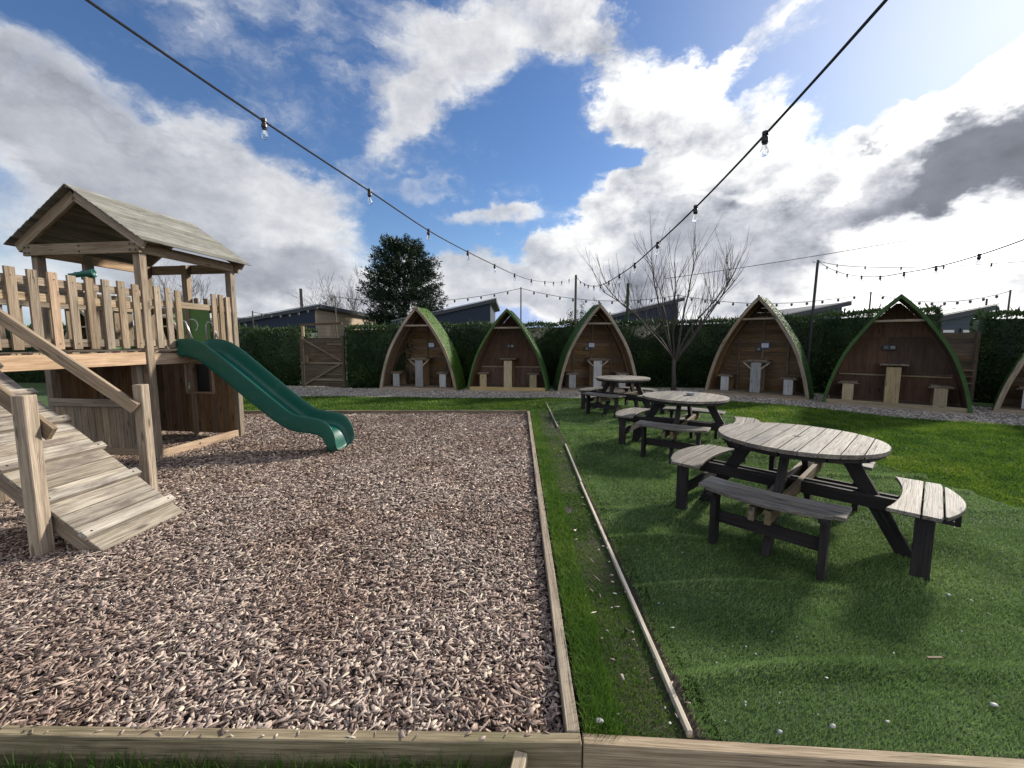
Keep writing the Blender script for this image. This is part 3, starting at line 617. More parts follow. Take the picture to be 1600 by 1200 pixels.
t2 = copy_tree(t1); t2.location = (2.43,5.72,0); t2.rotation_euler.z = R(56); t2['label'] = 'round picnic table in the middle of the row, with an ashtray on its top'
t3 = copy_tree(t1); t3.location = (2.36,8.72,0); t3.rotation_euler.z = R(44.5); t3['label'] = 'farthest round picnic table, in front of the third shelter'
mb = MB(); mb.lathe([(.052,0),(.06,.03),(.06,.036),(.046,.036),(.042,.012),(.0,.012)], (0,0,0), 14)
for k_ in range(4): mb.box((.052*math.cos(1.57*k_), .052*math.sin(1.57*k_), .036), (.02,.02,.006))
o = mb.build('ashtray', M['metal']); o.location = (2.55,5.80,.745); tag(o, 'small metal ashtray standing on the middle picnic table', 'ashtray')

# ------------------------------------------------------------------ shelters
PROF = [(0,1.),(.10,.965),(.20,.92),(.30,.865),(.41,.79),(.50,.715),(.58,.63),(.655,.54),(.73,.445),(.81,.335),(.875,.235),(.94,.12),(1.,.0)]
def arch_pts(hw, H, off=0.):
    """right half from foot to apex, offset inwards by off"""
    P = [Vector((w*hw, h*H)) for h, w in PROF]; o = []
    for i, p in enumerate(P):
        d = (P[min(i+1, len(P)-1)]-P[max(i-1, 0)]).normalized(); n = Vector((-d.y, d.x))
        o.append(p+n*off)
    a = o[-1]; b_ = o[-2]
    if abs(a.x) > 1e-6:                         # end on the centre line
        t = a.x/(b_.x-a.x) if abs(b_.x-a.x) > 1e-9 else 0; o[-1] = Vector((0, a.y-(b_.y-a.y)*t)) 
    return [(p.x, p.y) for p in o]
def ring(mb, outer, inner, y0, y1, sides=(1, -1), mi=0):
    for s_ in sides:
        n = len(outer); vs = []; gs = []; L = 0
        for i in range(n):
            if i: L += math.dist(outer[i], outer[i-1])
            for (px, pz), yy in ((outer[i], y0), (outer[i], y1), (inner[i], y1), (inner[i], y0)):
                vs.append((s_*px, yy, pz)); gs.append((L, yy, 0 if (px, pz) == outer[i] else .05))
        fs = []
        for i in range(n-1):
            a = i*4; b_ = a+4
            for k_ in range(4):
                k2 = (k_+1) % 4; f_ = (a+k_, a+k2, b_+k2, b_+k_); fs.append(f_ if s_ > 0 else f_[::-1])
        fs += [(3,2,1,0) if s_ > 0 else (0,1,2,3)]
        mb.add(vs, fs, gs, None, mi)
def turf_cover(mbv, hw, H, y0, y1, n, seed):
    """short fibres standing on the outer skin"""
    r = np.random.default_rng(seed); P = np.array(arch_pts(hw, H, -.015)); seg = np.linalg.norm(np.diff(P, axis=0), axis=1); cs = np.r_[0, np.cumsum(seg)]
    t = r.random(n)*cs[-1]; i = np.clip(np.searchsorted(cs, t)-1, 0, len(seg)-1); f = ((t-cs[i])/seg[i])[:, None]
    p = P[i]*(1-f)+P[i+1]*f; d = (P[i+1]-P[i])/seg[i][:, None]; nrm = np.stack([d[:, 1], -d[:, 0]], -1); s_ = np.where(r.random(n) < .5, 1, -1)
    yy = r.uniform(y0, y1, n); L = .008+.010*r.random(n)
    base = np.stack([p[:, 0]*s_, yy, p[:, 1]], -1); N = np.stack([nrm[:, 0]*s_, np.zeros(n), nrm[:, 1]], -1); J = r.normal(0, .7, (n, 3)); tip = base+(N+J*.7)*L[:, None]
    sd = r.normal(0, 1, (n, 3)); sd /= np.linalg.norm(sd, axis=1)[:, None]; sd *= .006
    return np.stack([base-sd, base+sd, tip], 1).reshape(-1, 3), np.repeat(r.random(n), 3)
def make_shelter(style, seed):
    """style: wall 'boards' or 'ply', planks 'grey'/'fresh', front 'timber'/'green', cover 'moss'/'bright', w, h, depth"""
    hw, H, dep = style['w']/2, style['h'], style['d']; t = empty('garden_shelter', (0, 0, 0))
    cm = M['moss_bright'] if style['cover'] == 'bright' else M['moss']
    # cover: skin plus fibres, one mesh
    mb = MB(); ring(mb, arch_pts(hw, H, -.015), arch_pts(hw, H, .012), .0 if style['front'] == 'green' else .05, dep); 
    if style['front'] == 'green': ring(mb, arch_pts(hw, H, -.03), arch_pts(hw, H, .035), -.03, .04)
    V1 = np.array(mb.v); cv = mb.build('grass_cover', cm, t)
    V, r_ = turf_cover(mb, hw, H, .0, dep, 16000, seed); me = cv.data
    off = len(me.vertices); nv = len(V); me.vertices.add(nv); allco = np.concatenate([V1, V]).astype(np.float32); me.vertices.foreach_set('co', allco.ravel())
    nl0 = len(me.loops); np0 = len(me.polygons); me.loops.add(nv); me.polygons.add(nv//3)
    li = np.empty(nl0+nv, dtype=np.int32); me.loops.foreach_get('vertex_index', li); li[nl0:] = np.arange(off, off+nv); me.loops.foreach_set('vertex_index', li)
    ls = np.empty(np0+nv//3, dtype=np.int32); me.polygons.foreach_get('loop_start', ls); ls[np0:] = nl0+3*np.arange(nv//3); me.polygons.foreach_set('loop_start', ls)
    me.update(calc_edges=True)
    rvv = np.empty(off+nv, dtype=np.float32); me.attributes['rv'].data.foreach_get('value', rvv); rvv[off:] = r_; me.attributes['rv'].data.foreach_set('value', rvv)
    mb = MB(); ring(mb, arch_pts(hw, H, .014), arch_pts(hw, H, .034), .045, dep-.03); mb.build('lining', M['podwall' if style['wall'] == 'boards' else 'podply'], t)
    if style['front'] == 'timber':
        for s_ in (1, -1):
            mb = MB(); ring(mb, arch_pts(hw, H, -.02), arch_pts(hw, H, .065), -.005, .045, (s_,)); mb.build('front_arch', M['arch'], t, bevel=.004)
            mb = MB()
            for yb in (dep*.5, dep-.08): ring(mb, arch_pts(hw, H, .036), arch_pts(hw, H, .085), yb, yb+.05, (s_,))
            mb.build('inner_rib', M['podwall'], t)
        mb = MB(); mb.beam((-.10,-.01,H-.03),(.10,-.01,H-.03+random.uniform(-.02,.02)), .03, .05) if style.get('cap') else mb.beam((0,-.012,H-.10),(0,-.012,H+.05), .05, .02, up=(0,1,0)); mb.build('ridge_cap', M['arch'], t, bevel=.003)
    # back wall, board by board, clipped to the arch
    inn = arch_pts(hw, H, .04); hs_ = np.array([p[1] for p in inn]); ws = np.array([p[0] for p in inn]); halfw = lambda z: float(np.interp(z, hs_, ws))
    mb = MB(); z = .10
    if style['wall'] == 'boards':
        while z < H-.12:
            z1 = min(z+.125, H-.08); a, b_ = halfw(z), halfw(z1); mb.prism([(-a, z+.004), (a, z+.004), (b_, z1), (-b_, z1)], dep-.05, dep-.03+random.uniform(0, .006), fn=lambda x, y, zz: (x, zz, y)); z += .125
    else:
        for z0_, z1_, xs2 in ((.1, .74, (-2, .0, 2)), (.745, 1.62, (-2, -.12, 2)), (1.625, H-.1, (-2, 2))):
            for a, b_ in zip(xs2[:-1], xs2[1:]):
                zz_ = np.linspace(z0_, z1_, 6); L_ = [(max(-halfw(q_), a), q_) for q_ in zz_]; R_ = [(min(halfw(q_), b_), q_) for q_ in zz_][::-1]
                mb.prism([(x_-(.003 if b_ < 2 else 0), z_) for x_, z_ in R_][::-1]+L_[::-1], dep-.05, dep-.03, fn=lambda x, y, zz: (x, zz, y), axis=1)
    mb.build('back_wall', M['podwall' if style['wall'] == 'boards' else 'podply'], t)
    if style['wall'] == 'boards':
        for bxx in (-.62, .0, .62):
            mb = MB(); zt = float(np.interp(-abs(bxx)-.05, -ws, hs_)); mb.beam((bxx, dep-.07, .1), (bxx, dep-.07, min(zt, H-.3)), .05, .03, up=(0,1,0)); mb.build('wall_batten', M['poddark'], t)
    else:
        mb = MB(); mb.beam((-1.0, dep-.07, .70), (1.0, dep-.07, .70), .03, .03); mb.build('wall_batten', M['podyel'], t)
    zt = H*.785; mb = MB(); mb.beam((-halfw(zt)-.02, .07, zt), (halfw(zt)+.02, .07, zt), .045, .05); mb.build('tie_beam', M['arch'], t, bevel=.003)
    zt = H*.80; mb = MB(); mb.beam((-halfw(zt)*.7, dep-.14, zt), (halfw(zt)*.7, dep-.14, zt), .04, .05); mb.build('tie_beam', M['arch'], t)
    # floor and sill
    mb = MB(); nb = 9
    for i in range(nb): mb.beam((-halfw(.1)+.02, .05+(dep-.1)*(i+.5)/nb, .085), (halfw(.1)-.02, .05+(dep-.1)*(i+.5)/nb, .085), (dep-.1)/nb-.005, .025)
    mb.build('floor', M['poddark'], t)
    sh_ = .13 if style['wall'] == 'ply' else .075; mb = MB(); mb.beam((-hw+.05, .02, sh_/2+.0), (hw-.05, .02, sh_/2), .045, sh_); mb.build('sill', M['podyel' if style['planks'] == 'fresh' else 'arch'], t, bevel=.004)
    mb = MB(); mb.beam((-hw-.08, -.05, .012), (hw+.08, -.05, .012), .07, .045); mb.build('base_timber', M['arch'], t)
    pk = M['podgrey'] if style['planks'] == 'grey' else M['podyel']
    # table and two benches
    pr = MB(); pr.beam((-.24, dep/2, .985), (.24, dep/2, .985), .0001, .0001)
    mb = MB()
    for j in range(3): mb.beam(((j-1)*.165, .13, .985), ((j-1)*.165, dep-.12, .985), .158, .035)
    if style['planks'] == 'grey': mb.beam((-.36,.16,.985-.035),(.36,.16,.985-.035), .04, .035)
    tb = mb.build('table', M['poddark'], t, bevel=.003)
    for yy, mm in ((.17, pk), (dep-.25, M['podwall'])):
        mb = MB(); mb.beam((.0, yy, .10), (.0, yy, .966-.035), .25, .05, up=(0,1,0)); mb.build('pedestal', mm, tb, bevel=.003)
    if style['planks'] == 'grey':
        for s_ in (1, -1): mb = MB(); mb.beam((s_*.12, .17, .76), (s_*.31, .17, .93), .035, .04, up=(0,1,0)); mb.build('bracket', M['arch'], tb)
    for s_ in (-1, 1):
        mb = MB()
        for j in range(2): mb.beam((s_*.78+(j-.5)*.17, .13, .545), (s_*.78+(j-.5)*.17, dep-.18, .545), .163, .03)
        mb.beam((s_*.78-.2, .16, .52), (s_*.78+.2, .16, .52), .04, .03)
        bn = mb.build('bench', M['poddark'], t, bevel=.003)
        for yy, mm in ((.17, pk), (dep-.32, M['podwall'])):
            mb = MB(); mb.beam((s_*.78, yy, .10), (s_*.78, yy, .51), .21, .045, up=(0,1,0)); mb.build('pedestal', mm, bn, bevel=.003)
    # notices on the back wall
    if style['sign'] == 'notice':
        sx = style.get('sx', .12); mb = MB(); mb.box((sx, dep-.085, 1.40), (.22,.015,.16)); fr = mb.build('notice', M['blue'], t)
        mb = MB(); mb.box((sx, dep-.096, 1.405), (.17,.008,.12)); mb.build('paper', M['white'], fr)
        mb = MB()
        for k_ in range(4): mb.box((sx-.01*(k_ % 2), dep-.102, 1.44-.022*k_), (.12-.03*(k_ % 2),.003,.006))
        mb.build('print', M['grey_text'], fr)
    if style['sign'] == 'sockets' or style.get('socket'):
        sx = style.get('sx', .12)-(.16 if style['sign'] == 'notice' else .14); sz = 1.29 if style['sign'] == 'notice' else 1.37
        wbx = .16 if style['sign'] == 'notice' else .26
        mb = MB(); mb.box((sx, dep-.08, sz), (wbx,.04,.13)); bxo = mb.build('socket_box', M['winframe'], t, bevel=.006)
        for k_ in range(1 if wbx < .2 else 2):
            mb = MB(); mb.box((sx+(0 if wbx < .2 else (k_-.5)*.12), dep-.104, sz+.005), (.085,.01,.075)); mb.build('socket_cover', M['podgrey'], bxo, bevel=.003)
    return t
def place_shelter(o, a, b_, label, sc=1.):
    a = Vector(a); b_ = Vector(b_); c = (a+b_)/2; ang = math.atan2(b_.y-a.y, b_.x-a.x); o.location = (c.x, c.y, -.01); o.rotation_euler.z = ang
    return tag(o, label, 'garden shelter', 'arched garden shelters with grassed covers')
base = dict(w=2.54, h=2.56, d=.98, wall='boards', planks='grey', front='timber', cover='moss', sign='notice', sx=.14)
p = make_shelter({**base, 'cover': 'bright', 'cap': True}, 1); place_shelter(p, (-4.22,12.96), (-1.70,12.48), 'arched shelter with bright green side and a white notice, nearest the gate')
p = make_shelter({**base, 'w': 2.46, 'h': 2.46, 'wall': 'ply', 'planks': 'fresh', 'front': 'green', 'sign': 'sockets', 'sx': .10}, 2); place_shelter(p, (-1.37,12.61), (1.06,12.2), 'green-edged arched shelter with smooth brown back, second from the gate')
p = make_shelter({**base, 'w': 2.48, 'h': 2.62, 'sx': -.02, 'socket': 1}, 3); place_shelter(p, (1.41,12.33), (3.87,12.47), 'pointed timber-fronted shelter behind the farthest picnic table'); 
p = make_shelter({**base, 'w': 2.53, 'h': 2.72, 'sx': .05, 'socket': 1}, 4); place_shelter(p, (5.75,12.13), (7.62,10.42), 'pointed timber-fronted shelter right of the bare tree')
p = make_shelter({**base, 'w': 2.46, 'h': 2.52, 'wall': 'ply', 'planks': 'fresh', 'front': 'green', 'sign': 'sockets', 'sx': .05}, 5); place_shelter(p, (7.70,9.98), (9.50,8.42), 'wide green-edged shelter with plain brown back and pale plank table')
p = make_shelter({**base, 'w': 2.5, 'h': 2.56, 'sx': .2}, 6); place_shelter(p, (10.42,8.75), (12.05,6.85), 'shelter cut off by the right edge of the picture')
p = copy_tree(p); place_shelter(p, (-12.6,13.6), (-10.1,13.3), 'shelter seen through the underside of the play tower')
p = copy_tree(p); place_shelter(p, (-15.6,13.9), (-13.1,13.7), 'shelter partly hidden behind the ramp and walkway')

# ------------------------------------------------------------------ play tower
TH = .13; A = Vector((math.sin(TH), math.cos(TH), 0)); B = Vector((-math.cos(TH), math.sin(TH), 0)); O = Vector((-4.68, 5.28, 0)); ZG = -.07
def T(a, b_, z): return O+A*a+B*b_+Vector((0, 0, z))
Z = Vector((0, 0, 1))
tw = empty('play_tower', tuple(T(.7, .75, ZG)), 'wooden play tower with pitched roof, plank ramp and green slide', 'play tower')
def TB(name, m, p0, p1, w, h, up=(0,0,1), bevel=.004, parent=None, label=None, rv=None):
    mb = MB(); mb.beam(p0, p1, w, h, up=up, rv=rv); o = mb.build(name, m, parent or tw, bevel=bevel)
    if label: o['label'] = label
    return o
LA, WB, ZD, ZE, ZP = 1.40, 1.50, 1.385, 2.74, 3.40
for a, b_ in ((0,0),(0,WB),(LA,0),(LA,WB),(LA*.40,WB),(LA,WB*.52)):
    TB('post', M['tower'], T(a, b_, ZG-.1), T(a, b_, ZE-.02), .095, .095, up=tuple(A), bevel=.006)
# lower props doubled inside the near corner
TB('post', M['tower'], T(-.085, .09, ZG), T(-.085, .09, ZD-.17), .09, .07, up=tuple(A))
# eave beams and ties
for b_ in (-.04, WB+.04): TB('eave_beam', M['tower_new'], T(-.02, b_, ZE-.07), T(LA+.02, b_, ZE-.07), .04, .13)
for a in (-.07, LA+.07): TB('tie_beam', M['tower'], T(a, -.10, ZE-.075), T(a, WB+.10, ZE-.075), .04, .14, label='gable tie board with dark bolts' if a < 0 else None)
for b_ in (-.06, .02, .75, 1.5, 1.56):
    for dz in (-.035, .035):
        mb = MB(); mb.lathe([(.012,0),(.012,.006),(.001,.007)], T(-.091, b_, ZE-.075+dz), 8, axis=tuple(-A)); mb.build('bolt', M['black'], tw)
# gable rafters, both ends
for a in (-.075, LA+.075):
    for s_, b0 in ((1, -.20), (-1, WB+.20)):
        TB('rafter', M['tower'], T(a, b0+s_*.02, ZE-.045), T(a, WB/2, ZP-.085), .04, .13)
# roof slopes of overlapping horizontal boards
for s_, b0 in ((1, -.24), (-1, WB+.24)):
    mb = MB(); n = 15; e = T(0, b0, ZE-.02); p_ = T(0, WB/2, ZP); sl_ = (p_-e); L_ = sl_.length; u = sl_.normalized(); nr = u.cross(A).normalized(); nr = nr if nr.z > 0 else -nr
    for i in range(n):
        c0 = e+u*(L_*(i+.5)/n)+nr*(.010+.002*random.random()); mb.beam(c0-A*(.17+random.uniform(0,.006)), c0+A*(LA+.17), L_/n+.006, .012, up=tuple(nr+u*-.07))
    mb.build('roof_slope', M['roof'], tw, bevel=.002)
TB('ridge_board', M['roof'], T(-.16, WB/2, ZP-.01), T(LA+.16, WB/2, ZP-.01), .04, .035)
# deck, fascias
mb = MB()
for i in range(16): mb.beam(T(.04+.088*i, .02, ZD-.015), T(.04+.088*i, WB-.02, ZD-.015), .083, .028, up=(0,0,1))
mb.build('deck', M['tower'], tw, bevel=.002)
for a0, a1 in ((.05, LA-.05),): TB('fascia', M['tower_new'], T(a0, -.01, ZD-.11), T(a1, -.01, ZD-.11), .038, .145)
TB('fascia', M['tower'], T(LA, .05, ZD-.11), T(LA, WB-.05, ZD-.11), .038, .145)
# bridge walkway running towards the camera
BW = .80; AE_ = -3.3
mb = MB()
for i in range(36): mb.beam(T(-.05-.09*i, .02, ZD-.015), T(-.05-.09*i, BW, ZD-.015), .085, .028)
mb.build('walkway_deck', M['tower'], tw, bevel=.002)
for b_ in (-.01, BW): TB('fascia', M['tower_new'], T(-.05, b_, ZD-.095), T(AE_, b_, ZD-.095), .038, .155, label='pale long beam under the walkway pickets' if b_ < 0 else None)
for a in (-1.52, AE_):
    for b_ in (.06 if a > -2 else 0, BW): TB('post', M['tower'], T(a, b_+(0.0), ZG-.05), T(a, b_, (ZD-.17 if (a > -2 and b_ < .5) else ZD+.85)), .095, .095, up=tuple(A), bevel=.006)
# pickets: along the right side of walkway and tower, gap for the slide
def picket(a, b_, out, yellow=False, h=.80, lean=0):
    p0 = T(a, b_, ZD+.035); p1 = T(a+lean, b_, ZD+.035+h-random.uniform(0, .025)); nn = -B if out == 'b' else -A
    mb = MB(); mb.beam(p0, p1, .078, .024, up=tuple(nn))
    for f_ in (.07, .90): mb.lathe([(.0065,.0),(.0065,.0015),(.0005,.0018)], p0.lerp(p1, f_)+nn*.0122+Vector((random.uniform(-.006,.006),)*3), 7, axis=tuple(nn), mi=1)
    mb.build('picket', [M['tower_new'] if yellow else M['tower'], M['black']], tw, bevel=.003)
for i in range(9): picket(-.13-.165*i, -.045, 'b', i == 5)
for i in range(9): picket(-.20-.165*i, BW+.045, 'b')
for a in (.14,.29,.43,LA-.13,LA-.26,LA-.39): picket(a, -.045, 'b')
for i in range(8): picket(LA+.045, .15+.175*i, 'a') if i < 4 else None
for i in range(7): picket(.15+.19*i, WB+.045, 'b')
for b_, a0, a1 in ((-.015, -.05, -1.50), (BW+.015, -.05, -3.2)):
    for dz in (.10, .56, .72): TB('rail', M['tower'], T(a0, b_, ZD+dz), T(a1, b_, ZD+dz), .035, .085)
for dz in (.10, .62):
    TB('rail', M['tower'], T(.05, WB+.015, ZD+dz), T(LA-.05, WB+.015, ZD+dz), .035, .085)
    TB('rail', M['tower'], T(LA+.015, .05, ZD+dz), T(LA+.015, WB-.05, ZD+dz), .035, .085)
TB('rail', M['tower'], T(.05, -.015, ZD+.62), T(LA-.05, -.015, ZD+.62), .035, .085)
for a0, a1 in ((.05,.47),(LA-.43,LA-.05)): TB('rail', M['tower'], T(a0, -.015, ZD+.10), T(a1, -.015, ZD+.10), .035, .085)
# green play panel with pale ring on the far rail, metal grab bars at the slide
mb = MB(); mb.box(T(LA-.02, .70, ZD+.36), (.62,.02,.62), X=tuple(B), Y=tuple(-A)); gp = mb.build('play_panel', M['green_ply'], tw, bevel=.004)
mb = MB(); mb.tube([T(LA-.035, .70+.10*math.cos(k_*.5236), ZD+.38+.10*math.sin(k_*.5236)) for k_ in range(9)], .009, 6); mb.build('ring', M['white'], gp)
SA0, SA1 = .56, .98
for a in (SA0-.0, SA1+.02):
    mb = MB(); mb.tube([T(a, .10, ZD+.02), T(a, .10, ZD+.36), T(a, .06, ZD+.42), T(a, .0, ZD+.40), T(a, -.09, ZD+.16)], .011, 8); mb.build('grab_bar', M['metal'], tw, smooth=True)
# green telescope on the walkway rail
mb = MB(); c = T(-.62, .02, ZD+.865); dr = (B*-.75+A*.62+Z*.22).normalized(); dr = Vector((.93,.30,.16)).normalized()
mb.lathe([(.016,-.13),(.022,-.125),(.022,-.08),(.030,-.07),(.030,-.02),(.038,0),(.044,.08),(.048,.10),(.042,.102),(.038,.09)], c, 14, axis=tuple(dr))
sc_ = mb.build('telescope', M['slide'], tw, smooth=True)
mb = MB(); mb.lathe([(.02,-.06),(.02,-.03)], c, 8); mb.build('mount', M['slide'], sc_)
# lower room: half wall towards the camera, full walls behind, base boards
def boarded(name, p0, dirv, length, z0, z1, m, hole=None, th=.02, nrm=None):
    mb = MB(); n = max(1, round(length/.105)); w = length/n
    for i in range(n):
        c = (i+.5)*w; segs = [(z0, z1)]
        if hole and hole[0] < c < hole[1]: segs = [(z0, hole[2]), (hole[3], z1)]
        for s0, s1 in segs: mb.beam(p0+dirv*c+Z*s0, p0+dirv*c+Z*s1, w-.005, th+random.uniform(0, .003), up=tuple(nrm))
    return mb.build(name, m, tw, bevel=.002)
boarded('half_wall', T(-.03, .10, 0), B, WB-.12, .02, .66, M['tower'], nrm=-A)
TB('rail', M['tower'], T(-.05, .06, .70), T(-.05, WB, .70), .04, .10); TB('rail', M['tower'], T(-.05, .06, .06), T(-.05, WB, .06), .04, .09)
TB('rail', M['tower_dark'], T(.02, .06, .78), T(LA*.9, WB-.04, .80), .04, .06)
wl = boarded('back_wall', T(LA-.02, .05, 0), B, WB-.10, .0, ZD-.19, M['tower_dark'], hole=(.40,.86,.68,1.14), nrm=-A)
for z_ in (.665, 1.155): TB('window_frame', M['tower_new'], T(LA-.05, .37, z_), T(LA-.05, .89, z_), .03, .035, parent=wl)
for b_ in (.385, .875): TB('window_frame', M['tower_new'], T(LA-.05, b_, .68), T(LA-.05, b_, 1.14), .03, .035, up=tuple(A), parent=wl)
mb = MB(); mb.box(T(LA+.012, .63, .91), (.50,.012,.50), X=tuple(B), Y=tuple(-A)); mb.build('window_dark_panel', M['black'], wl)  # black panel added behind the window hole, in place of its shade
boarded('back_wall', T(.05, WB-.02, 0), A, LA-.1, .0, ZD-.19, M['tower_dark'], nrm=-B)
TB('base_board', M['tower_new'], T(.05, .0, .0), T(LA-.05, .0, .0), .045, .13)
mb = MB(); mb.lathe([(.012,0),(.012,.004)], T(.62, -.023, .02), 8, axis=tuple(-B)); mb.build('bolt', M['black'], tw)
# ramp
E0 = Vector((-3.03, 2.90, -.05)); E1 = Vector((-2.99, 3.58, -.05)); RD = Vector((-.99, .075, 0)).normalized(); SL = .765
rw = (E1-E0); RWd = rw.normalized(); top_t = 1.86
def RP(t, w, z=0): return E0+RD*t+rw*w+Vector((0, 0, t*SL+z))
rn = RD.cross(RWd); up_r = (Z-RD*SL).normalized()
mb = MB(); n = 17; dl = top_t/n
for i in range(n):
    t = (i+.5)*dl; mb.beam(RP(t, -.02), RP(t, 1.02), dl*1.262-.006, .024, up=tuple(up_r))
rp = mb.build('ramp', M['ramp'], tw, bevel=.003)
for i in range(6):
    t = .14+i*.315; mb = MB(); mb.beam(RP(t, -.05)+up_r*.031, RP(t, 1.05)+up_r*.031, .066, .040, up=tuple(up_r))
    for w_ in (.03, .97): mb.lathe([(.008,0),(.008,.002),(.001,.003)], RP(t, w_)+up_r*.051, 8, axis=tuple(up_r), mi=1)
    mb.build('cleat', [M['ramp'], M['black']], rp, bevel=.004)
for w in (.04, .96):
    mb = MB(); mb.beam(RP(-.02, w)-up_r*.075, RP(top_t, w)-up_r*.075, .045, .12, up=tuple(up_r)); mb.build('ramp_bearer', M['tower'], rp, bevel=.004)
# handrail posts
q1 = Vector((-3.445, 2.865, 0)); q2 = Vector((-3.635, 3.985, 0))
TB('post', M['tower'], q1+Z*-.15, q1+Z*1.125, .092, .092, up=(0,1,0), bevel=.006); TB('post', M['tower'], q2+Z*-.15, q2+Z*1.085, .092, .092, up=(0,1,0), bevel=.006)
RS = Vector((RD.x, RD.y, SL)).normalized()
s0 = q1+Vector((.09,.07,.83)); TB('handrail', M['tower'], s0, s0+RS*2.4, .04, .11)
s0 = q2+Vector((-.0,-.075,.86)); TB('handrail', M['tower'], s0, s0+Vector((-1.60,-.075,1.235)), .04, .11)
for w_, yy in ((0, .0),(1, 1.)):
    pt = RP(top_t+.10, w_+(.16 if w_ else -.1)); TB('post', M['tower'], Vector((pt.x, pt.y, -.1)), Vector((pt.x, pt.y, ZD+(.30 if w_ else .60))), .092, .092, up=(0,1,0), bevel=.006)
# slide : U section swept from the deck to the chips
path = [(-4.60,1.335),(-4.50,1.34),(-4.38,1.335),(-4.26,1.29),(-4.12,1.185),(-3.92,1.02),(-3.72,.845),(-3.5,.66),(-3.3,.495),(-3.14,.375),(-3.0,.305),(-2.86,.285),(-2.72,.275),(-2.62,.25),(-2.55,.18),(-2.505,.07),(-2.48,-.06)]
lip =  [.18,.20,.205,.21,.205,.20,.20,.20,.20,.20,.195,.19,.185,.19,.17,.12,.09]
sec = []
for i, ((x_, z_), lh) in enumerate(zip(path, lip)):
    p0 = Vector(path[max(i-1, 0)]); p1 = Vector(path[min(i+1, len(path)-1)]); d2 = (p1-p0).normalized(); up2 = Vector((-d2.y, d2.x)); up2 = up2 if up2.y > 0 or i > 12 else -up2
    f = (x_+4.6)/2.12; yc = 5.875-.085*f; hw_ = .265
    U = (Vector((0,0,1))*.25+Vector((up2.x, 0, up2.y))*.75).normalized()
    P0 = Vector((x_, yc, z_)); SD = Vector((.13*1., 1, 0)).normalized(); sec.append((P0, SD, U, lh, hw_))
mb = MB(); vs = []; gs = []
shape = [(-1.0,1.0,0),(-.96,1.04,0),(-.90,1.0,0),(-.84,.25,0),(-.74,.04,0),(-.4,0,0),(0,-.01,0),(.4,0,0),(.74,.04,0),(.84,.25,0),(.90,1.0,0),(.96,1.04,0),(1.0,1.0,0),(1.0,.0,1),(.97,-.22,1),(.80,-.24,1),(-.80,-.24,1),(-.97,-.22,1),(-1.0,0,1)]
ns = len(shape)
for P0, SD, U, lh, hw_ in sec:
    for a, b_, _ in shape: vs.append(P0+SD*a*hw_+U*b_*lh)
fs = [(i*ns+k_, i*ns+(k_+1) % ns, (i+1)*ns+(k_+1) % ns, (i+1)*ns+k_) for i in range(len(sec)-1) for k_ in range(ns)]+[tuple(range(ns-1, -1, -1)), tuple(range((len(sec)-1)*ns, len(sec)*ns))]
fs = [f_[::-1] for f_ in fs]
mb.add(vs, fs); so_ = mb.build('slide', M['slide'], tw, smooth=True)
sm = so_.modifiers.new('smooth', 'SUBSURF'); sm.levels = 1; sm.render_levels = 2
# ropes hanging behind the walkway
sw = empty('rope_swing', (-7.9, 9.3, 0), 'dark rope swing hanging behind the walkway, tied with green cord', 'swing')
mb = MB(); mb.tube([(-8.5,9.3,-.05),(-8.0,9.3,2.05)], .045, 8); mb.tube([(-7.4,9.3,-.05),(-8.0,9.3,2.05)], .045, 8); mb.tube([(-8.5,11.,-.05),(-8.0,11.,2.05)], .045, 8); mb.tube([(-7.4,11.,-.05),(-8.0,11.,2.05)], .045, 8); mb.tube([(-8.0,9.15,2.08),(-8.0,11.15,2.08)], .05, 8); mb.build('frame', M['pole'], sw)
mb = MB()
for yy in (9.9, 10.35): mb.tube([(-8.0, yy, 2.05), (-7.95, yy, 1.2), (-7.9, yy, .5)], .012, 6)
mb.build('rope', M['black'], sw)
mb = MB(); mb.beam((-7.9, 9.85, .48), (-7.9, 10.4, .48), .18, .03); mb.build('seat', M['slide'], sw)

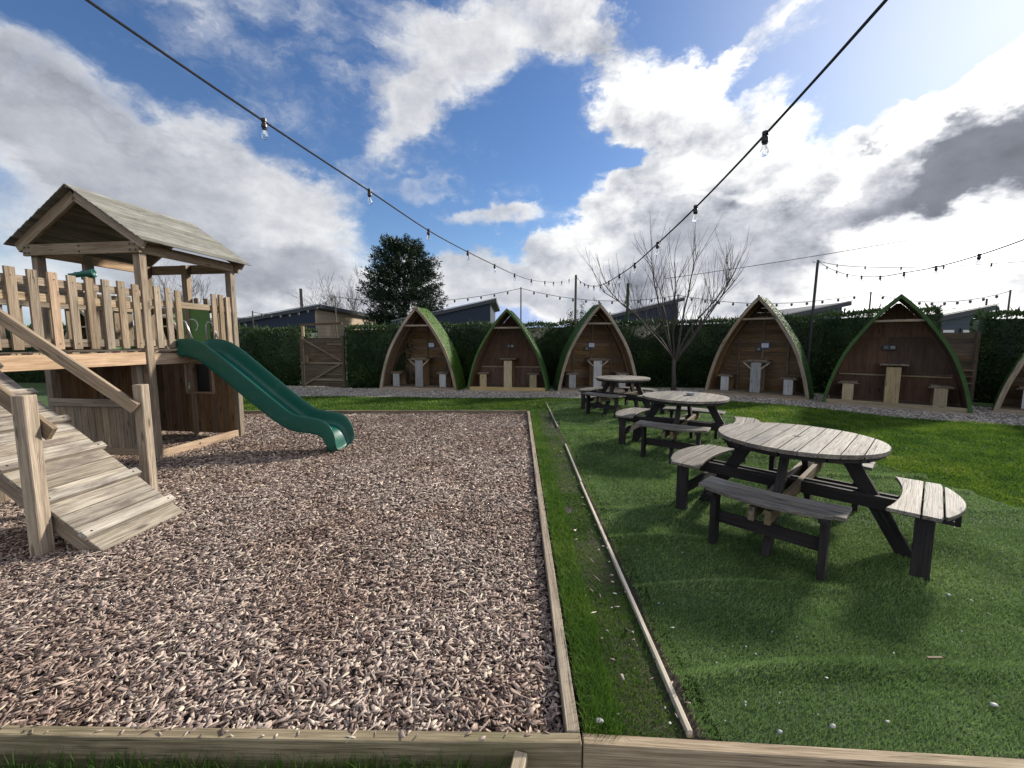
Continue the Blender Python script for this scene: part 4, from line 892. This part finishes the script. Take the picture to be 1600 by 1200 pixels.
# ------------------------------------------------------------------ hedges
def hedge(name, pts, H0, H1, thick, label, dens=620, seed=1, lumpy=.11):
    r = np.random.default_rng(seed); mb = MB(); V = []; RV = []
    t = 0; n = len(pts)
    for i in range(n-1):
        p0, p1 = Vector(pts[i]+(0,)), Vector(pts[i+1]+(0,)); d = p1-p0; L = d.length; d.normalize(); nb = Vector((-d.y, d.x, 0))
        h0, h1 = H0+(H1-H0)*i/(n-1), H0+(H1-H0)*(i+1)/(n-1)
        c = [p0+nb*.12+d*.0, p1+nb*.12, p1+nb*(thick-.1), p0+nb*(thick-.1)]
        mb.add([(q_.x, q_.y, -.05) for q_ in c]+[(q_.x, q_.y, hh-.12) for q_, hh in zip(c, (h0, h1, h1, h0))], [(3,2,1,0),(4,5,6,7),(0,1,5,4),(1,2,6,5),(2,3,7,6),(3,0,4,7)], rv=.02)
        for face in ('front', 'top', 'end0', 'end1', 'back'):
            if face == 'end0' and i > 0 or face == 'end1' and i < n-2: continue
            area = {'front': L*(h0+h1)/2, 'top': L*thick, 'end0': thick*h0, 'end1': thick*h1, 'back': L*h0}[face]
            m_ = int(area*dens*({'back': .25}.get(face, 1))); u = r.random(m_); v = r.random(m_)
            if face in ('front', 'back'): s_ = u*L; w = np.full(m_, .0 if face == 'front' else thick); z = v*(h0+(h1-h0)*u); N = -nb if face == 'front' else nb
            elif face == 'top': s_ = u*L; w = v*thick; z = h0+(h1-h0)*u; N = Z
            else: s_ = np.full(m_, 0. if face == 'end0' else L); w = u*thick; z = v*(h0 if face == 'end0' else h1); N = -d if face == 'end0' else d
            N = np.array(N)
            base = np.array(p0)[None]+np.outer(s_, np.array(d))+np.outer(w, np.array(nb)); base[:, 2] = z
            hh_ = h0+(h1-h0)*u if face != 'end0' else h0
            lump = lumpy*(vnoise(s_+i*7+seed, z+w, 3.1, seed)+.6*vnoise(s_+w, z, 7., seed+1))
            inward = -.07*r.random(m_)**1.5+lump*.6
            # round the top edges
            rim = np.clip((z-(h1-.25))/.25, 0, 1) if face != 'top' else 0
            base += N[None]*(inward-(.10*rim**2))[:, None] if face != 'top' else np.array([0,0,1.])[None]*(inward-.10*np.clip(1-np.minimum(w, thick-w)/.2, 0, 1)**2)[:, None]
            Lf = .05+.06*r.random(m_); 
            dirn = N[None]*.6+np.array([0,0,.75])[None]+r.normal(0, .45, (m_, 3)); dirn /= np.linalg.norm(dirn, axis=1)[:, None]
            sd = np.cross(dirn, r.normal(0, 1, (m_, 3))); sd /= np.linalg.norm(sd, axis=1)[:, None]
            wd = (.013+.012*r.random(m_))[:, None]
            if face == 'top':
                tall = r.random(m_) < .05; Lf = np.where(tall, Lf*2.6, Lf)
            a = base-sd*wd; b_ = base+sd*wd; mid = base+dirn*Lf[:, None]*.6; tip = base+dirn*Lf[:, None]
            V.append(np.stack([base, mid+sd*wd, tip, mid-sd*wd], 1).reshape(-1, 3))
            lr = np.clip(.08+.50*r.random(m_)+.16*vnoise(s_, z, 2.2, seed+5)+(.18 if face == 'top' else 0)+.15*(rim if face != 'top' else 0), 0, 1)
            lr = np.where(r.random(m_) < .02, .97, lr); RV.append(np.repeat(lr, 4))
    V = np.concatenate(V); RV = np.concatenate(RV); V0 = np.array(mb.v); F0 = np.array(mb.f)
    F = np.concatenate([F0, np.arange(len(V)).reshape(-1, 4)+len(V0)])
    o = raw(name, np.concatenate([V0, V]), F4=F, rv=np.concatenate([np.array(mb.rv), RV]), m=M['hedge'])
    return tag(o, label, 'hedge', 'clipped hedges round the garden')
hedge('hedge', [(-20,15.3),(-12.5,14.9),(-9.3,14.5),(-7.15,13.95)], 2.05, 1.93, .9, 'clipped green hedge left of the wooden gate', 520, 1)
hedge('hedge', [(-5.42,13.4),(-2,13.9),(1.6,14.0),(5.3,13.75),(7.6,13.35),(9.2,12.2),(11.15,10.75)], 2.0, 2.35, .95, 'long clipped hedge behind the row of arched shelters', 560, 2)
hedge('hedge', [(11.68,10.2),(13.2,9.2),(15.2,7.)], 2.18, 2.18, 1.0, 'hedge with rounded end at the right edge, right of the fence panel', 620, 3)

# ------------------------------------------------------------------ gate and fence panel
gt = empty('garden_gate', (-6.3,13.6,0), 'tall brown board gate with diagonal braces between two hedges', 'gate')
g0 = Vector((-7.08,13.86,0)); g1 = Vector((-5.55,13.50,0)); gd = (g1-g0).normalized(); gn = Vector((gd.y, -gd.x, 0)); gl = (g1-g0).length
mb = MB()
for i in range(12): mb.beam(g0+gd*.06+Z*(.08+.135*i), g1-gd*.06+Z*(.08+.135*i), .02, .128)
mb.build('boards', M['fence'], gt)
for p_, hh in ((g0, 1.68), (g1, 1.70)): mb = MB(); mb.beam(p_+Z*-.1, p_+Z*hh, .09, .09, up=(0,1,0)); mb.build('post', M['fence'], gt, bevel=.004)
for z_, s_, e_ in ((1.42,.65,1.),(.80,.0,1.),(.24,.25,1.)): mb = MB(); mb.beam(g0+gd*gl*s_+gn*.045+Z*z_, g0+gd*gl*e_+gn*.045+Z*z_, .03, .055); mb.build('rail', M['fence_rail'], gt)
for a, b_ in (((.02,1.62),(.97,.88)), ((.06,.06),(.97,.80))): mb = MB(); mb.beam(g0+gd*gl*a[0]+gn*.06+Z*a[1], g0+gd*gl*b_[0]+gn*.06+Z*b_[1], .03, .06); mb.build('brace', M['fence_rail'], gt)
mb = MB(); mb.box(g0+gd*.20+gn*.07+Z*.90, (.2,.04,.22), X=tuple(gd), Y=tuple(-gn)); lt = mb.build('latch_block', M['fence_rail'], gt); mb = MB(); mb.box(g0+gd*.20+gn*.095+Z*.90, (.02,.02,.2), X=tuple(gd), Y=tuple(-gn)); mb.build('bolt', M['black'], lt)
mb = MB(); mb.beam(g0-gd*.05+Z*2.06, g1+gd*.0+Z*2.10, .05, .07); mb.build('overhead_bar', M['fence'], gt); mb = MB(); mb.beam(g0+gd*.07+Z*1.68, g0+gd*.07+Z*2.03, .08, .05, up=(0,1,0)); mb.build('extension_post', M['podyel'], gt)
fp = empty('fence_panel', (11.4,10.5,0), 'brown horizontal board fence panel between hedge ends at the right', 'fence panel'); f0 = Vector((10.85,10.75,0)); f1 = Vector((11.62,10.30,0)); fd = (f1-f0).normalized(); fn_ = Vector((fd.y, -fd.x, 0))
mb = MB()
for i in range(12): mb.beam(f0+Z*(.09+.143*i), f1+Z*(.09+.143*i), .02+random.uniform(0,.006), .1425)
mb.build('boards', M['fence'], fp)
for p_ in (f0, f1): mb = MB(); mb.beam(p_+Z*-.05, p_+Z*1.76, .09, .09, up=(0,1,0)); mb.build('post', M['fence'], fp)
for z_ in (.45,.62,.78): mb = MB(); mb.beam(f0+fn_*.04+Z*z_, f0+fd*.9+fn_*.04+Z*z_, .03, .03); mb.build('rail', M['fence_rail'], fp)

# ------------------------------------------------------------------ lodges behind
def lodge(x0, x1, y0, y1, z0, z1, wall, roof, label, side=None, over=.35, wins=(), group='single-pitch lodges beyond the hedge'):
    t = empty('lodge', ((x0+x1)/2, (y0+y1)/2, 0), label, 'lodge', group)
    mb = MB(); th = .22
    P = [(x0, y0, -.1), (x1, y0, -.1), (x1, y1, -.1), (x0, y1, -.1), (x0, y0, z0-th), (x1, y0, z1-th), (x1, y1, z1-th), (x0, y1, z0-th)]
    mb.add(P, [(3,2,1,0),(4,5,6,7),(0,1,5,4),(2,3,7,6),(3,0,4,7)]); mb.build('wall', wall, t)
    mb = MB(); mb.add([P[1], P[2], P[6], P[5]], [(0,1,2,3)]); mb.build('wall', side or wall, t, )
    s_ = (z1-z0)/(x1-x0); a, b_ = x0-over, x1+over; za, zb = z0-over*s_, z1+over*s_
    mb = MB(); Q = [(a, y0-.12, za-th), (b_, y0-.12, zb-th), (b_, y1+.12, zb-th), (a, y1+.12, za-th)]; Q += [(p_[0], p_[1], p_[2]+th-.02) for p_ in Q]
    mb.add(Q, [(3,2,1,0),(4,5,6,7),(0,1,5,4),(1,2,6,5),(2,3,7,6),(3,0,4,7)]); mb.build('roof', roof, t)
    mb = MB(); Q2 = [(x_, y_, z_+.02) for x_, y_, z_ in Q[4:]]; Q2 = [(a-.03, y0-.15, za), (b_+.03, y0-.15, zb), (b_+.03, y0-.10, zb), (a-.03, y0-.10, za)]; Q2 += [(p_[0], p_[1], p_[2]+.03) for p_ in Q2]; mb.add(Q2, [(3,2,1,0),(4,5,6,7),(0,1,5,4),(1,2,6,5),(2,3,7,6),(3,0,4,7)]); mb.build('roof_edge', M['rooflight'], t)
    for (face, c, zc, w, h, cur) in wins:
        if face == 'f': ctr = (c, y0-.03, zc); X = (1,0,0); Yv = (0,1,0); off = Vector((0,-.035,0))
        else: ctr = (x1+.03, c, zc); X = (0,1,0); Yv = (-1,0,0); off = Vector((.035,0,0))
        mb = MB(); mb.box(ctr, (w+.12,.05,h+.12), X=X, Y=Yv); f = mb.build('window', M['winframe'], t)
        mb = MB(); mb.box(Vector(ctr)+off, (w,.01,h), X=X, Y=Yv); mb.build('pane', M['curtain'] if cur else M['window'], f)
    return t
lodge(-17.5,-10.45,22,32,2.15,3.42,M['navy'],M['roofdark'],'dark navy lodge with tan side wall behind the gate',side=M['lodge_tan'],wins=(('s',26.2,1.75,1.0,.75,1),('s',30.,2.6,1.3,.45,0)))
lodge(-20.6,-16.6,24.5,31,2.2,2.9,M['lodge_tan'],M['roofdark'],'tan lodge glimpsed behind the play tower, left of the navy lodge')
lodge(-6.6,-1.25,24,31,2.75,3.92,M['navy'],M['roofdark'],'dark navy lodge rising behind the two shelters right of the evergreen')
lodge(4.2,9.55,24,31,2.7,3.98,M['navy'],M['roofdark'],'dark lodge roof seen through the bare garden tree')
lodge(10.9,15.9,20,26,2.35,3.38,M['greyblue'],M['roofdark'],'grey-blue lodge roof left of the tall black light pole')
lodge(14.2,18.2,16,22,2.05,2.86,M['greyblue'],M['roofdark'],'grey-blue boarded lodge with white-curtained windows above the fence panel',wins=(('f',16.85,1.82,.42,.26,1),('f',17.55,1.82,.28,.26,1),('f',18.0,1.82,.22,.24,1)))

# ------------------------------------------------------------------ trees
def limb(mb, p, d, L, r0, r1, bend, n=5, rnd=random, seg=5, wob=.09):
    pts = [Vector(p)]; d = Vector(d).normalized(); rad = [r0]
    for i in range(n):
        d = (d+Vector(bend)*(1./n)+Vector((rnd.gauss(0, wob), rnd.gauss(0, wob), rnd.gauss(0, wob*.5)))).normalized(); pts.append(pts[-1]+d*L/n); rad.append(r0+(r1-r0)*(i+1)/n)
    mb.tube(pts, rad, seg, caps=False); return pts, d
def grow(mb, p, d, L, r, lev, rnd, up=.35, spread=.55, kids=(4, 3, 3), minr=.003, seg=5):
    pts, d2 = limb(mb, p, d, L, r, max(r*.35, minr), (0, 0, up), 5, rnd, seg)
    if lev <= 0: return
    for k_ in range(kids[-lev] if lev <= len(kids) else 3):
        i = rnd.randint(2, 5); dd = (pts[min(i, 5)]-pts[i-1]).normalized(); ax = Vector((rnd.gauss(0,1), rnd.gauss(0,1), rnd.gauss(0,.6))).normalized()
        nd_ = (dd+ax*spread).normalized(); grow(mb, pts[i], nd_, L*rnd.uniform(.45,.75), max(r*.45*(1.1-i*.08), minr), lev-1, rnd, up, spread, kids, minr, max(3, seg-1))
rnd = random.Random(5)
gtree = empty('bare_tree', (5.05,12.75,0), 'leafless many-stemmed garden tree between the two pointed shelters', 'tree', 'bare winter trees')
mb = MB(); mb.tube([(5.05,12.75,-.05),(5.06,12.74,.3),(5.04,12.75,.62),(5.05,12.75,.98)], [.085,.068,.062,.06], 9); mb.build('trunk', M['bark'], gtree, smooth=True)
mb = MB()
for az_, tilt, L, r in ((185,34,3.2,.032),(172,16,3.3,.038),(18,14,3.4,.042),(-8,30,3.1,.036),(100,24,3.0,.034),(250,22,2.9,.032),(300,26,2.9,.032),(200,46,3.2,.026),(20,40,2.9,.028)):
    a = R(az_); d = Vector((math.cos(a)*math.sin(R(tilt)), math.sin(a)*math.sin(R(tilt))*.9, math.cos(R(tilt))))
    z_ = rnd.uniform(.78, .98); pts, d2 = limb(mb, (5.05,12.75,z_), d, L*1.04, r, .010, (d.x*.45, d.y*.3, .12), 8, rnd, 6, .075)
    for j in range(13):
        i = rnd.randint(2, 7); f = rnd.random(); p_ = pts[i]*(1-f)+pts[i+1]*f; a2 = rnd.uniform(0, 6.28); out_ = Vector((math.cos(a2), math.sin(a2), 0))
        dd = (Vector((d.x*.5, d.y*.5, .8))+out_*rnd.uniform(.2, .6)).normalized(); l2 = rnd.uniform(.8, 1.8)
        q_, _ = limb(mb, p_, dd, l2, .0085, .0030, (0, 0, .5), 6, rnd, 4, .08)
        for kk in range(3):
            ii_ = rnd.randint(1, 4); limb(mb, q_[ii_], (q_[ii_+1]-q_[ii_]).normalized()+Vector((rnd.gauss(0,.35), rnd.gauss(0,.35), .2)), rnd.uniform(.3,.8), .004, .002, (0,0,.3), 3, rnd, 3, .05)
mb.build('branches', M['bark'], gtree)
def bare(name, loc, H, label, m, seed, sc=1.):
    rd = random.Random(seed); t = empty(name, loc, label, 'tree', 'bare winter trees'); mb = MB(); x, y, z = loc
    pts, d = limb(mb, (x, y, -.1), (0,0,1), H*.34, H*.022, H*.015, (0,0,0), 4, rd, 7, .04); mb.build('trunk', m, t)
    mb = MB()
    for k_ in range(9):
        a = rd.random()*6.28; ti = rd.uniform(.3, .95); d = Vector((math.cos(a)*math.sin(ti), math.sin(a)*math.sin(ti), math.cos(ti)))
        grow(mb, pts[rd.randint(2, 4)], d, H*rd.uniform(.36,.5), H*.009, 3, rd, .3, .6, (5, 5, 4), H*.0011)
    mb.build('branches', m, t)
bare('bare_tree', (-11.7,29,0), 5.5, 'leafless tree beside the big dark evergreen', M['bark_far'], 3)
bare('bare_tree', (-17.6,22,0), 4.7, 'leafless tree seen through the posts of the play tower', M['bark_far'], 8)
# big evergreen
ev = empty('evergreen_tree', (-6.9,26.5,0), 'large dark rounded evergreen behind the first shelter', 'tree')
mb = MB(); mb.tube([(-6.9,26.5,-.1),(-6.9,26.5,3.),(-6.8,26.5,6.4)], [.28,.2,.06], 9); mb.build('trunk', M['bark_dark'], ev)
r = np.random.default_rng(12); V = []; RV = []; mbb = MB()
for k_ in range(820):
    u = r.random(); zc = 1.7+5.6*u; rr = 2.42*math.sqrt(max(0.05, 1-((u-.38)/.68)**2))*(.92+.16*r.random()); a = r.random()*6.283
    st = Vector((-6.9, 26.5, zc-.5)); full = r.random() < .7; reach = rr*(.75+.33*r.random()) if full else rr*(.35+.4*r.random()); endp = Vector((-6.9+math.cos(a)*reach, 26.5+math.sin(a)*reach, zc+.35*reach*.35+r.normal(0,.12)+(.35 if u > .85 else 0)))
    ax = np.array(endp-st); L = np.linalg.norm(ax); ax /= L
    m_ = 60; t_ = .45+.6*r.random(m_)**.8; c = np.array(st)[None]+np.outer(t_*L, ax)+r.normal(0, .085, (m_, 3))*(1.35-t_)[:, None]*2.0
    dirn = ax[None]*.9+r.normal(0, .5, (m_, 3))+np.array([0,0,.22]); dirn /= np.linalg.norm(dirn, axis=1)[:, None]; sd = np.cross(dirn, r.normal(0,1,(m_,3))); sd /= np.linalg.norm(sd, axis=1)[:, None]
    Lf = (.10+.17*r.random(m_))[:, None]; wd = (.018+.016*r.random(m_))[:, None]
    V.append(np.stack([c, c+dirn*Lf*.5+sd*wd, c+dirn*Lf, c+dirn*Lf*.5-sd*wd], 1).reshape(-1, 3)); RV.append(np.repeat(np.clip(.15+.5*r.random()+.3*r.random(m_), 0, 1), 4))
V = np.concatenate(V); o = raw('crown', V, F4=np.arange(len(V)).reshape(-1, 4), rv=np.concatenate(RV), m=M['conifer']); o.parent = ev; o.matrix_parent_inverse = parent_world(ev).inverted()
# leafy shrub tips behind the third shelter
def shrub(loc, w, h, n, label, seed):
    r = np.random.default_rng(seed); t = empty('shrub', loc, label, 'shrub'); mb = MB(); V = []; RV = []
    for k_ in range(n):
        bx_, by_ = loc[0]+r.uniform(-w, w), loc[1]+r.uniform(-.3, .3); hh = h*(.75+.4*r.random())*(1-.25*abs(bx_-loc[0])/w); p_ = [(bx_, by_, 1.2), (bx_+r.normal(0,.03), by_, (hh+1.2)/2), (bx_+r.normal(0,.06), by_, hh)]; mb.tube(p_, [.008,.006,.003], 4)
        m_ = 70; z_ = 1.8+(hh-1.8)*r.random(m_); c = np.stack([np.full(m_, bx_), np.full(m_, by_), z_], -1)+r.normal(0, .03, (m_, 3)); d_ = r.normal(0, 1, (m_, 3)); d_[:, 2] = abs(d_[:, 2]); d_ /= np.linalg.norm(d_, axis=1)[:, None]
        sd = np.cross(d_, r.normal(0,1,(m_,3))); sd /= np.linalg.norm(sd, axis=1)[:, None]; V.append(np.stack([c, c+d_*.04+sd*.014, c+d_*.08, c+d_*.04-sd*.014], 1).reshape(-1, 3)); RV.append(np.repeat(r.random(m_), 4))
    mb.build('stems', M['bark_dark'], t); V = np.concatenate(V); o = raw('foliage', V, F4=np.arange(len(V)).reshape(-1, 4), rv=np.concatenate(RV), m=M['shrub']); o.parent = t; o.matrix_parent_inverse = parent_world(t).inverted()
shrub((2.75,14.4,0), .75, 2.95, 26, 'leafy shrub shoots standing above the hedge behind the third shelter', 2)

# ------------------------------------------------------------------ poles and festoon lights
def pole(x, y, h, r, m, label, arm=False, lean=0):
    mb = MB(); mb.tube([(x+lean, y, -.1), (x+lean*.5, y, h*.5), (x, y, h)], [r, r*.95, r*.85], 8); t = mb.build('light_pole', m, origin=(x, y, 0))
    if arm:
        mb = MB(); mb.box((x-.03, y, h-.05), (.22,.03,.05)); mb.build('bracket', M['metal'], t)
    return tag(t, label, 'pole', 'poles carrying the festoon lights')
P1 = (2.14,14.,3.67); P2 = (8.885,12.2,3.83)
pole(P1[0], P1[1], 3.72, .045, M['pole'], 'pole behind the third shelter where two near light strings meet')
pole(P2[0], P2[1], 3.86, .04, M['pole_dark'], 'tall black pole behind the hedge between the two right shelters', True, -.1)
def bulb_unit(p, sc, parent, drop=True):
    p = Vector(p); k = .86; mb = MB(); tl = Vector((random.uniform(-.06,.06), random.uniform(-.06,.06), -1)).normalized(); ax = tl
    mb.lathe([(a*k, b*k) for a, b in [(.012,-.022),(.021,-.018),(.021,.004),(.015,.010),(.015,.016),(.022,.026),(.023,.048),(.018,.058),(.016,.066)]], p, 12, axis=tuple(ax))
    h = mb.build('lamp_holder', M['black'], parent, smooth=False)
    mb = MB(); prof = [(.012,.060),(.014,.075),(.022,.092),(.0265,.108),(.0255,.124),(.018,.137),(.008,.143),(.002,.1445)]; prof = [(a*k, b*k) for a, b in prof]
    mb.lathe(prof, p, 14, axis=tuple(ax)); mb.build('bulb', M['glass'], h, smooth=True)
def festoon(label, pts, bulbs, rc=.0075, group='festoon light strings'):
    t = empty('festoon_lights', pts[0], label, 'light string', group)
    # smooth the polyline (Catmull-Rom)
    P = [Vector(p) for p in pts]; Q = []
    for i in range(len(P)-1):
        a, b_, c, d = P[max(i-1, 0)], P[i], P[i+1], P[min(i+2, len(P)-1)]
        for k_ in range(4):
            u = k_/4; Q.append(.5*((2*b_)+(c-a)*u+(2*a-5*b_+4*c-d)*u*u+(3*b_-a-3*c+d)*u**3))
    Q.append(P[-1]); mb = MB(); mb.tube(Q, rc, 6); mb.build('cable', M['cable'], t)
    for p in bulbs: bulb_unit(p, 1, t)
    return t
LP = [(1.84,13.48,3.49),(1.48,12.43,3.28),(1.13,11.39,3.11),(.81,10.34,2.98),(.43,9.3,2.87),(.05,8.25,2.82),(-.30,7.21,2.81),(-.65,6.16,2.81),(-1.01,5.12,2.84),(-1.36,4.07,2.93),(-1.73,3.03,3.03)]
festoon('black festoon light string sweeping over the play pit to the upper left', [P1]+LP+[(-2.12,1.98,3.17),(-2.5,.9,3.36),(-2.9,-.2,3.6)], LP+[(-2.12,1.98,3.17)])
RPt = [(2.2,13.46,3.43),(2.15,12.37,3.2),(2.06,11.28,3.01),(2.0,10.19,2.85),(1.93,9.1,2.72),(1.86,8.02,2.65),(1.78,6.93,2.6),(1.71,5.84,2.575),(1.64,4.75,2.6),(1.58,3.66,2.65),(1.51,2.58,2.73)]
festoon('black festoon light string running overhead above the picnic tables', [P1]+RPt+[(1.46,1.5,2.88),(1.4,.4,3.1)], RPt+[(1.46,1.5,2.88)])
AP = [(8.81,11.73,3.58),(8.37,10.8,3.31),(7.91,9.88,3.08),(7.47,8.94,2.89),(7.05,8.01,2.74),(6.63,7.08,2.66),(6.22,6.15,2.59),(5.80,5.22,2.57)]
festoon('festoon light string from the black pole sagging low over the widest shelter', [P2]+AP+[(5.38,4.3,2.6),(4.95,3.3,2.7),(4.5,2.2,2.9)], AP+[(5.38,4.3,2.6)])
BP = [(9.2,11.87,3.66),(9.45,11.22,3.49),(9.8,10.56,3.36),(10.2,9.91,3.27),(10.57,9.25,3.21),(11.0,8.6,3.18)]
festoon('upper festoon light string running from the black pole to the right edge', [P2]+BP+[(11.5,7.9,3.2),(12.5,6.6,3.3)], BP)
# far strings over the lodge lanes
def far_string(pts, nb, label):
    P = []; B_ = []
    for (a, b_) in zip(pts[:-1], pts[1:]):
        a = Vector(a); b_ = Vector(b_)
        for k_ in range(nb+1):
            f = k_/(nb+1); p = a*(1-f)+b_*f-Z*(.42*4*f*(1-f)); P.append(p)
            if k_: B_.append(p)
    P.append(Vector(pts[-1])); t = empty('festoon_lights', pts[0], label, 'light string', 'far festoon light strings'); mb = MB(); mb.tube(P, .012, 4); mb.build('cable', M['cable'], t)
    for p in B_: mb = MB(); mb.lathe([(.02,-.02),(.045,-.03),(.05,-.09),(.03,-.14),(.0,-.15)], p, 6); mb.build('bulb', M['bark_far'], t)
fpoles = [(-12.7,20.3,2.95),(-8.5,20.,3.65),(.43,20.,4.05),(7.9,19.8,3.7),(15.5,18.,3.6),(19.4,17.,3.2),(20.8,17.4,3.6)]
names = ['thin far pole left of the navy lodge','thin far pole against the tan lodge wall','thin far pole right of the second navy lodge roof','far pole behind the bare garden tree','far pole left of the widest shelter apex','short far pole above the right lodge roof','far pole above the rightmost hedge']
for (x_, y_, z_), nm in zip(fpoles, names): pole(x_, y_, z_+.05, .035, M['pole'], nm)
far_string([fpoles[0], fpoles[1]], 8, 'faint far light string above the navy lodge by the gate')
far_string([fpoles[1], fpoles[2]], 13, 'faint far light string between evergreen and second shelter')
far_string([fpoles[2], fpoles[3]], 11, 'faint far light string passing behind the third shelter')
far_string([fpoles[3], fpoles[4]], 12, 'faint far light string behind the bare tree and fourth shelter')
far_string([fpoles[4], (20.8,17.4,3.6)], 10, 'faint far light string above the right-hand lodge')
mb = MB(); mb.tube([(-11.35,22.5,-.1),(-11.4,22.5,4.35)], [.09,.075], 8); tag(mb.build('wooden_post', M['pole'], origin=(-11.35,22.5,0)), 'thick wooden post rising from the navy lodge roof', 'post', None)
mb = MB(); mb.tube([(5.3,19.,-.1),(5.28,19.,4.15)], [.075,.065], 8); tag(mb.build('wooden_post', M['shrub'], origin=(5.3,19,0)), 'greenish post among the bare tree branches', 'post', None)
mb = MB(); n_ = 14; a, b_ = Vector((11,30,6.0)), Vector((52,30,13.6)); mb.tube([a.lerp(b_, k_/n_)-Z*(.5*4*(k_/n_)*(1-k_/n_)) for k_ in range(n_+1)], .02, 4); tag(mb.build('overhead_wire', M['pole']), 'thin overhead wire crossing the clouds at the right', 'wire')

# ------------------------------------------------------------------ render settings
S.render.engine = 'CYCLES'; S.cycles.max_bounces = 6; S.cycles.transparent_max_bounces = 8; S.cycles.caustics_reflective = False; S.cycles.caustics_refractive = False
